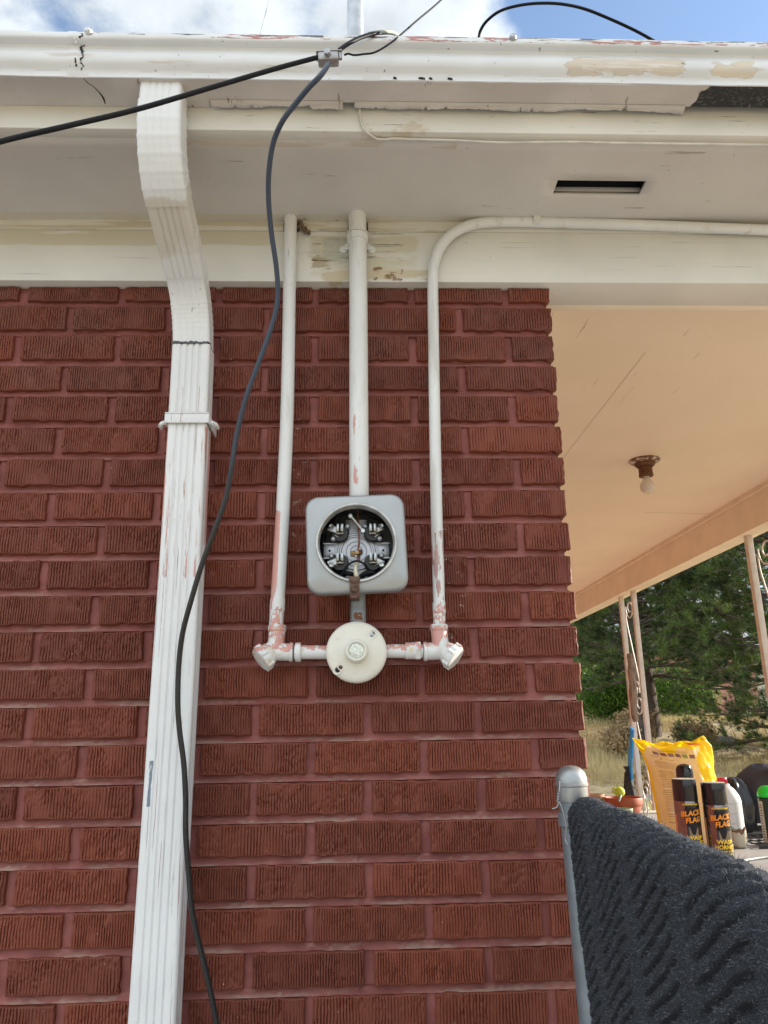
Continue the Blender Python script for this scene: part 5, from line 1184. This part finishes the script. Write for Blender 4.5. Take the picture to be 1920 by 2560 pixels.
A0 = math.atan2(CAM.y-c.y, CAM.x-c.x)
b = MB(); vs = []
for z in (TZ+.01, zg-.012):
    for i in range(9): a = A0-1.25+i/8*.62; vs.append((c.x+.0364*math.cos(a), c.y+.0364*math.sin(a), z))
b.add(vs, [(i, i+1, 10+i, 9+i) for i in range(8)]); b.build('label', M['label_white'], gb, 60)
b = MB(); rr = random.Random(4)
for k in range(16):
    z = TZ+.018+k*.009
    if z > zg-.02: break
    a0_ = A0-1.2; a1_ = A0-.75-rr.random()*.2; vs = [(c.x+.0366*math.cos(a), c.y+.0366*math.sin(a), z+dz) for dz in (0, .003) for a in (a0_, (a0_+a1_)/2, a1_)]; b.add(vs, [(0, 1, 4, 3), (1, 2, 5, 4)])
b.build('fine_print', M['bakelite'], gb, None)
b = MB(); x0, x1, y0, y1 = 1.40, 1.74, 1.42, 1.68
for x in np.arange(x0, x1+.001, .034): b.cyl((x, y0, TZ+.012), (x, y1, TZ+.012), .0022, n=6)
for y in np.arange(y0, y1+.001, .065): b.cyl((x0, y, TZ+.0085), (x1, y, TZ+.0085), .0026, n=6)
b.box((x0-.005, y0-.006, TZ+.0005), (x1+.005, y0, TZ+.016), bev=.001); b.box((x0-.005, y1, TZ+.0005), (x1+.005, y1+.006, TZ+.016), bev=.001)
o = b.build('wire_rack', M['rack'], None); tag(o, 'flat black wire rack lying on the table before the covered appliance', 'rack')
b = MB(); b.tube([(1.20, 1.15, TZ+.005), (1.35, 1.22, TZ+.005), (1.55, 1.20, TZ+.005), (1.78, 1.25, TZ+.005)], .004, 8); o = b.build('cord', M['cable_grey'], None); tag(o, 'grey cord lying across the near part of the porch table', 'cord')

# ------------------------------------------------------------------ GROUND, FIELD, TREES
def gh(x, y):
    d = np.clip((y-5.5)/16, 0, 1); return 1.55*d*d*(3-2*d)+(N1(x/3+40, y/3+40)-.5)*.12*np.clip((y-5)/3, 0, 1) + 1.8*np.clip((y-30)/60, 0, 1)
gx = np.concatenate([[-900, -400, -150, -60], np.arange(-30, 40, .7), [60, 150, 400, 900]]); gy = np.concatenate([[-900, -300, -100, -40], np.arange(-20, 60, .7), [80, 150, 400, 900]])
X, Y_ = np.meshgrid(gx, gy, indexing='ij'); Zg = gh(X, Y_)
g_ = np_mesh('ground', np.stack([X.ravel(), Y_.ravel(), Zg.ravel()], 1), grid_faces(*X.shape), M['ground'], None, 80); tag(g_, kind='structure')
a = np.linspace(0, 2*math.pi, 181); vs = []
for rr_, hh in ((500, 0), (620, 1), (800, .6)):
    for i, t in enumerate(a[:-1]): vs.append((rr_*math.cos(t), rr_*math.sin(t), -2+hh*(26+34*float(N1(np.array([i*.13+5]), np.array([1.]))[0])+10*float(N2(np.array([i*.7]), np.array([2.]))[0]))))
n = 180; b = MB().add(vs, [(k*n+i, k*n+(i+1) % n, (k+1)*n+(i+1) % n, (k+1)*n+i) for k in range(2) for i in range(n)]); o = b.build('hills', M['hills'], None, 60); tag(o, kind='structure')

def blades(P, D, L, Wd, seed=0):
    """triangles: base points P, directions D, length L, width Wd"""
    r_ = np.random.default_rng(seed); s_ = np.cross(D, r_.normal(0, 1, P.shape)); s_ /= np.linalg.norm(s_, axis=1)[:, None]+1e-9
    V_ = np.stack([P-s_*Wd[:, None], P+s_*Wd[:, None], P+D*L[:, None]], 1).reshape(-1, 3); return V_, np.arange(len(V_)).reshape(-1, 3)
def pine(x, y, H, RB, seed, label, zstart=.9):
    r_ = np.random.default_rng(seed); z0 = float(gh(np.array([x]), np.array([y]))[0])-.05
    rt = thing('pine_tree', (x, y, z0), label, 'pine tree', 'pine trees beyond the porch')
    b = MB(); b.tube([(x+.05*math.sin(k*1.3+seed), y+.05*math.cos(k*1.7), z0+H*k/8) for k in range(9)], lambda t: .17*(1-t)**.8*(H/8)+.012, 12, sub=3)
    tr = b.build('trunk', M['bark'], rt, 70)
    bb = MB(); TP, TD = [], []; z = zstart
    while z < H-.2:
        f = (z-zstart)/(H-zstart); L = RB*(1-f)**.75*(.7+.3*min(1, f*6+.5))
        for k in range(int(r_.integers(4, 7))):
            a_ = r_.random()*6.283; Lk = L*r_.uniform(.65, 1.12); up0 = r_.uniform(-.15, .55)
            pts = []
            for q_ in range(7):
                t = q_/6; pts.append(Vector((x+math.cos(a_+.15*math.sin(t*3+k))*Lk*t, y+math.sin(a_+.15*math.sin(t*3+k))*Lk*t, z0+z+Lk*(up0*t-.22*t*t+.26*t**3))))
            bb.tube(pts, lambda t: .030*(1-t)*(Lk/2)+.005, 5, sub=1)
            for q_ in range(2, 7):
                for s_ in range(int(r_.integers(3, 5))):
                    o_ = pts[q_]; an = a_+r_.uniform(-1.4, 1.4); Ls = (.12+Lk*.20)*r_.uniform(.5, 1.35); e = o_+Vector((math.cos(an)*Ls, math.sin(an)*Ls, Ls*r_.uniform(-.35, 1.0)))
                    bb.tube([o_, e], .004, 3, sub=1)
                    for m_ in range(int(r_.integers(3, 5))):
                        TP.append(o_.lerp(e, r_.uniform(.35, 1.02))); TD.append((e-o_).normalized()+Vector((0, 0, .35)))
        z += r_.uniform(.22, .34)
    bb.build('branches', M['bark'], rt, 70)
    TP = np.array(TP); TD = np.array(TD); TD /= np.linalg.norm(TD, axis=1)[:, None]; nb = 26
    P = np.repeat(TP, nb, 0); D = np.repeat(TD, nb, 0)*.8+r_.normal(0, .55, (len(P), 3)); D /= np.linalg.norm(D, axis=1)[:, None]
    V_, F_ = blades(P, D, r_.uniform(.09, .18, len(P)), np.full(len(P), .0042), seed)
    np_mesh('crown', V_, F_, M['needles'], rt)
pine(7.9, 12.6, 8.5, 2.6, 1, 'nearest dark pine with bare lower branches, behind the near iron column', .45)
pine(6.6, 16.5, 9.5, 2.9, 2, 'tall pine between the two iron columns', 1.4)
pine(5.6, 14.2, 7.5, 2.0, 3, 'narrower pine just right of the far iron column', 1.7)
pine(7.8, 23.5, 9.0, 2.6, 4, 'farther pine seen just left of the far iron column', 2.2)
pine(10.6, 14.5, 9.0, 2.8, 5, 'pine standing right of the nearest pine, mostly outside the view', .9)
pine(10.5, 20.0, 10.0, 3.0, 6, 'large pine behind the others, filling the gaps', .9)

def shrub(x, y, rx, rz, m, seed, label, name='bush', cat='bush', n_=7000, L=.06, z_off=0, group=None):
    r_ = np.random.default_rng(seed); z0 = float(gh(np.array([x]), np.array([y]))[0])
    rt = thing(name, (x, y, z0), label, cat, group)
    b = MB(); 
    for k in range(9):
        a_ = k*.7; b.tube([(x, y, z0-.05), (x+rx*.3*math.cos(a_), y+rx*.3*math.sin(a_), z0+rz*.7), (x+rx*.6*math.cos(a_), y+rx*.6*math.sin(a_), z0+rz*(1.2+.3*math.sin(k)))], lambda t: .02*(1-t)*rz+.004, 5, sub=2)
    b.build('stems', M['bark'], rt, 60)
    cl_ = r_.normal(0, 1, (46, 3)); cl_ /= np.linalg.norm(cl_, axis=1)[:, None]; cl_ *= r_.uniform(.35, .95, (46, 1)); cc_ = cl_*[rx*.8, rx*.8, rz*.75]+[x, y, z0+rz*.95+z_off]
    k = r_.integers(0, 46, n_); P = cc_[k]+r_.normal(0, 1, (n_, 3))*rx*.17; P[:, 2] = np.maximum(P[:, 2], z0+.02)
    D = r_.normal(0, 1, (n_, 3)); D[:, 2] += .4; D /= np.linalg.norm(D, axis=1)[:, None]
    V_, F_ = blades(P, D, r_.uniform(.6, 1.3, n_)*L, np.full(n_, L*.32), seed); np_mesh('foliage', V_, F_, m, rt)
shrub(6.9, 20.0, 1.5, .80, M['bush'], 21, 'low bright green leafy bush left of the far iron column', n_=16000, L=.08)
shrub(7.9, 27.5, 1.4, 2.4, M['pale_leaf'], 22, 'taller pale green tree against the brick corner', 'leafy_tree', 'tree', 12000, .11)
shrub(10.2, 24.0, 1.6, 1.0, M['bush'], 23, 'green bush under the pines between the iron columns', n_=12000, L=.09)
for i, (x, y, rx, rz, lab) in enumerate(((5.0, 13.8, .42, .36, 'dry brown weed clump left of the far column base'), (5.7, 15.0, .50, .40, 'feathery dry weed clump just behind the far column'), (6.6, 14.2, .45, .34, 'dry weed clump right of the far column, above the yellow bag'), (4.5, 11.0, .28, .22, 'small pale dry weed near the brick corner'))):
    shrub(x, y, rx, rz, M['dry_bush'], 40+i, lab, 'dry_weed', 'weed', 3500, .07, group='dry weeds in the field')
# rocks
def rock(x, y, r_, seed, label):
    rr_ = np.random.default_rng(seed); z0 = float(gh(np.array([x]), np.array([y]))[0]); b = MB(); b.ball((0, 0, 0), 1, 26); V_ = []
    for v in b.v:
        v = Vector(v); k = 1+.35*(float(N1(np.array([v.x*1.7+seed]), np.array([v.y*1.7+v.z]))[0])-.5)+.18*(float(N2(np.array([v.x*5+seed]), np.array([v.z*5+v.y*3]))[0])-.5); V_.append((x+v.x*k*r_, y+v.y*k*r_*.8, z0+v.z*k*r_*.48+r_*.12))
    b.v = V_; o = b.build('boulder', M['rock'], None, 50); tag(o, label, 'rock')
rock(4.15, 10.2, .30, 3, 'grey boulder lying in the dry grass left of the far column')
rock(7.6, 15.2, .28, 8, 'low pale boulder in shade under the pines')
# grass: dry stems over the field part seen through the porch
r_ = np.random.default_rng(77); n_ = 90000; yy = 3.2+22*r_.random(n_)**1.3; xx = 2.6+r_.random(n_)*(yy*.55+2.6); P = np.stack([xx, yy, gh(xx, yy)], 1); den = N4(xx/1.1, yy/1.1); P = P[den > .36]; n_ = len(P)
D = np.stack([r_.normal(0, .28, n_), r_.normal(0, .28, n_), np.ones(n_)], 1); D /= np.linalg.norm(D, axis=1)[:, None]
hgt = .10+.20*r_.random(n_)+.20*np.clip(N1(P[:, 0]/1.5, P[:, 1]/1.5)-.4, 0, 1)
V_, F_ = blades(P, D, hgt, np.full(n_, .006), 5); o = np_mesh('dry_grass', V_, F_, M['dry_grass'], None); tag(o, 'dry yellow grass covering the field beyond the porch', 'grass', kind='stuff')
n_ = 26000; yy = 5.0+4.5*r_.random(n_); xx = 2.7+r_.random(n_)*2.6; P = np.stack([xx, yy, gh(xx, yy)], 1); D = np.stack([r_.normal(0, .2, n_), r_.normal(0, .2, n_), np.ones(n_)], 1); D /= np.linalg.norm(D, axis=1)[:, None]
V_, F_ = blades(P, D, .16+.24*r_.random(n_), np.full(n_, .006), 6); o = np_mesh('tall_grass', V_, F_, M['green_grass'], None); tag(o, 'taller yellow green grass close behind the porch', 'grass', kind='stuff')
# far pink house
b = MB(); hx0, hy0 = 13.2, 40.0; ph_ = thing('pink_house', (hx0+3, hy0+3, 1), 'small pink house far behind the pines', 'house'); zg_ = 1.9
b.box((hx0, hy0, zg_-.5), (hx0+8, hy0+7, zg_+3.2)); b.build('wall', M['stucco'], ph_)
b = MB(); b.prism([(hx0-.6, zg_+3.2), (hx0+8.6, zg_+3.2), (hx0+4, zg_+5.2)], hy0-.5, hy0+7.5); b.build('roof', M['shingle'], ph_)
b = MB(); b.box((hx0+1, hy0-.06, zg_+1), (hx0+2.2, hy0-.01, zg_+2.4), bev=.02); b.build('window', M['white_wall'], ph_)
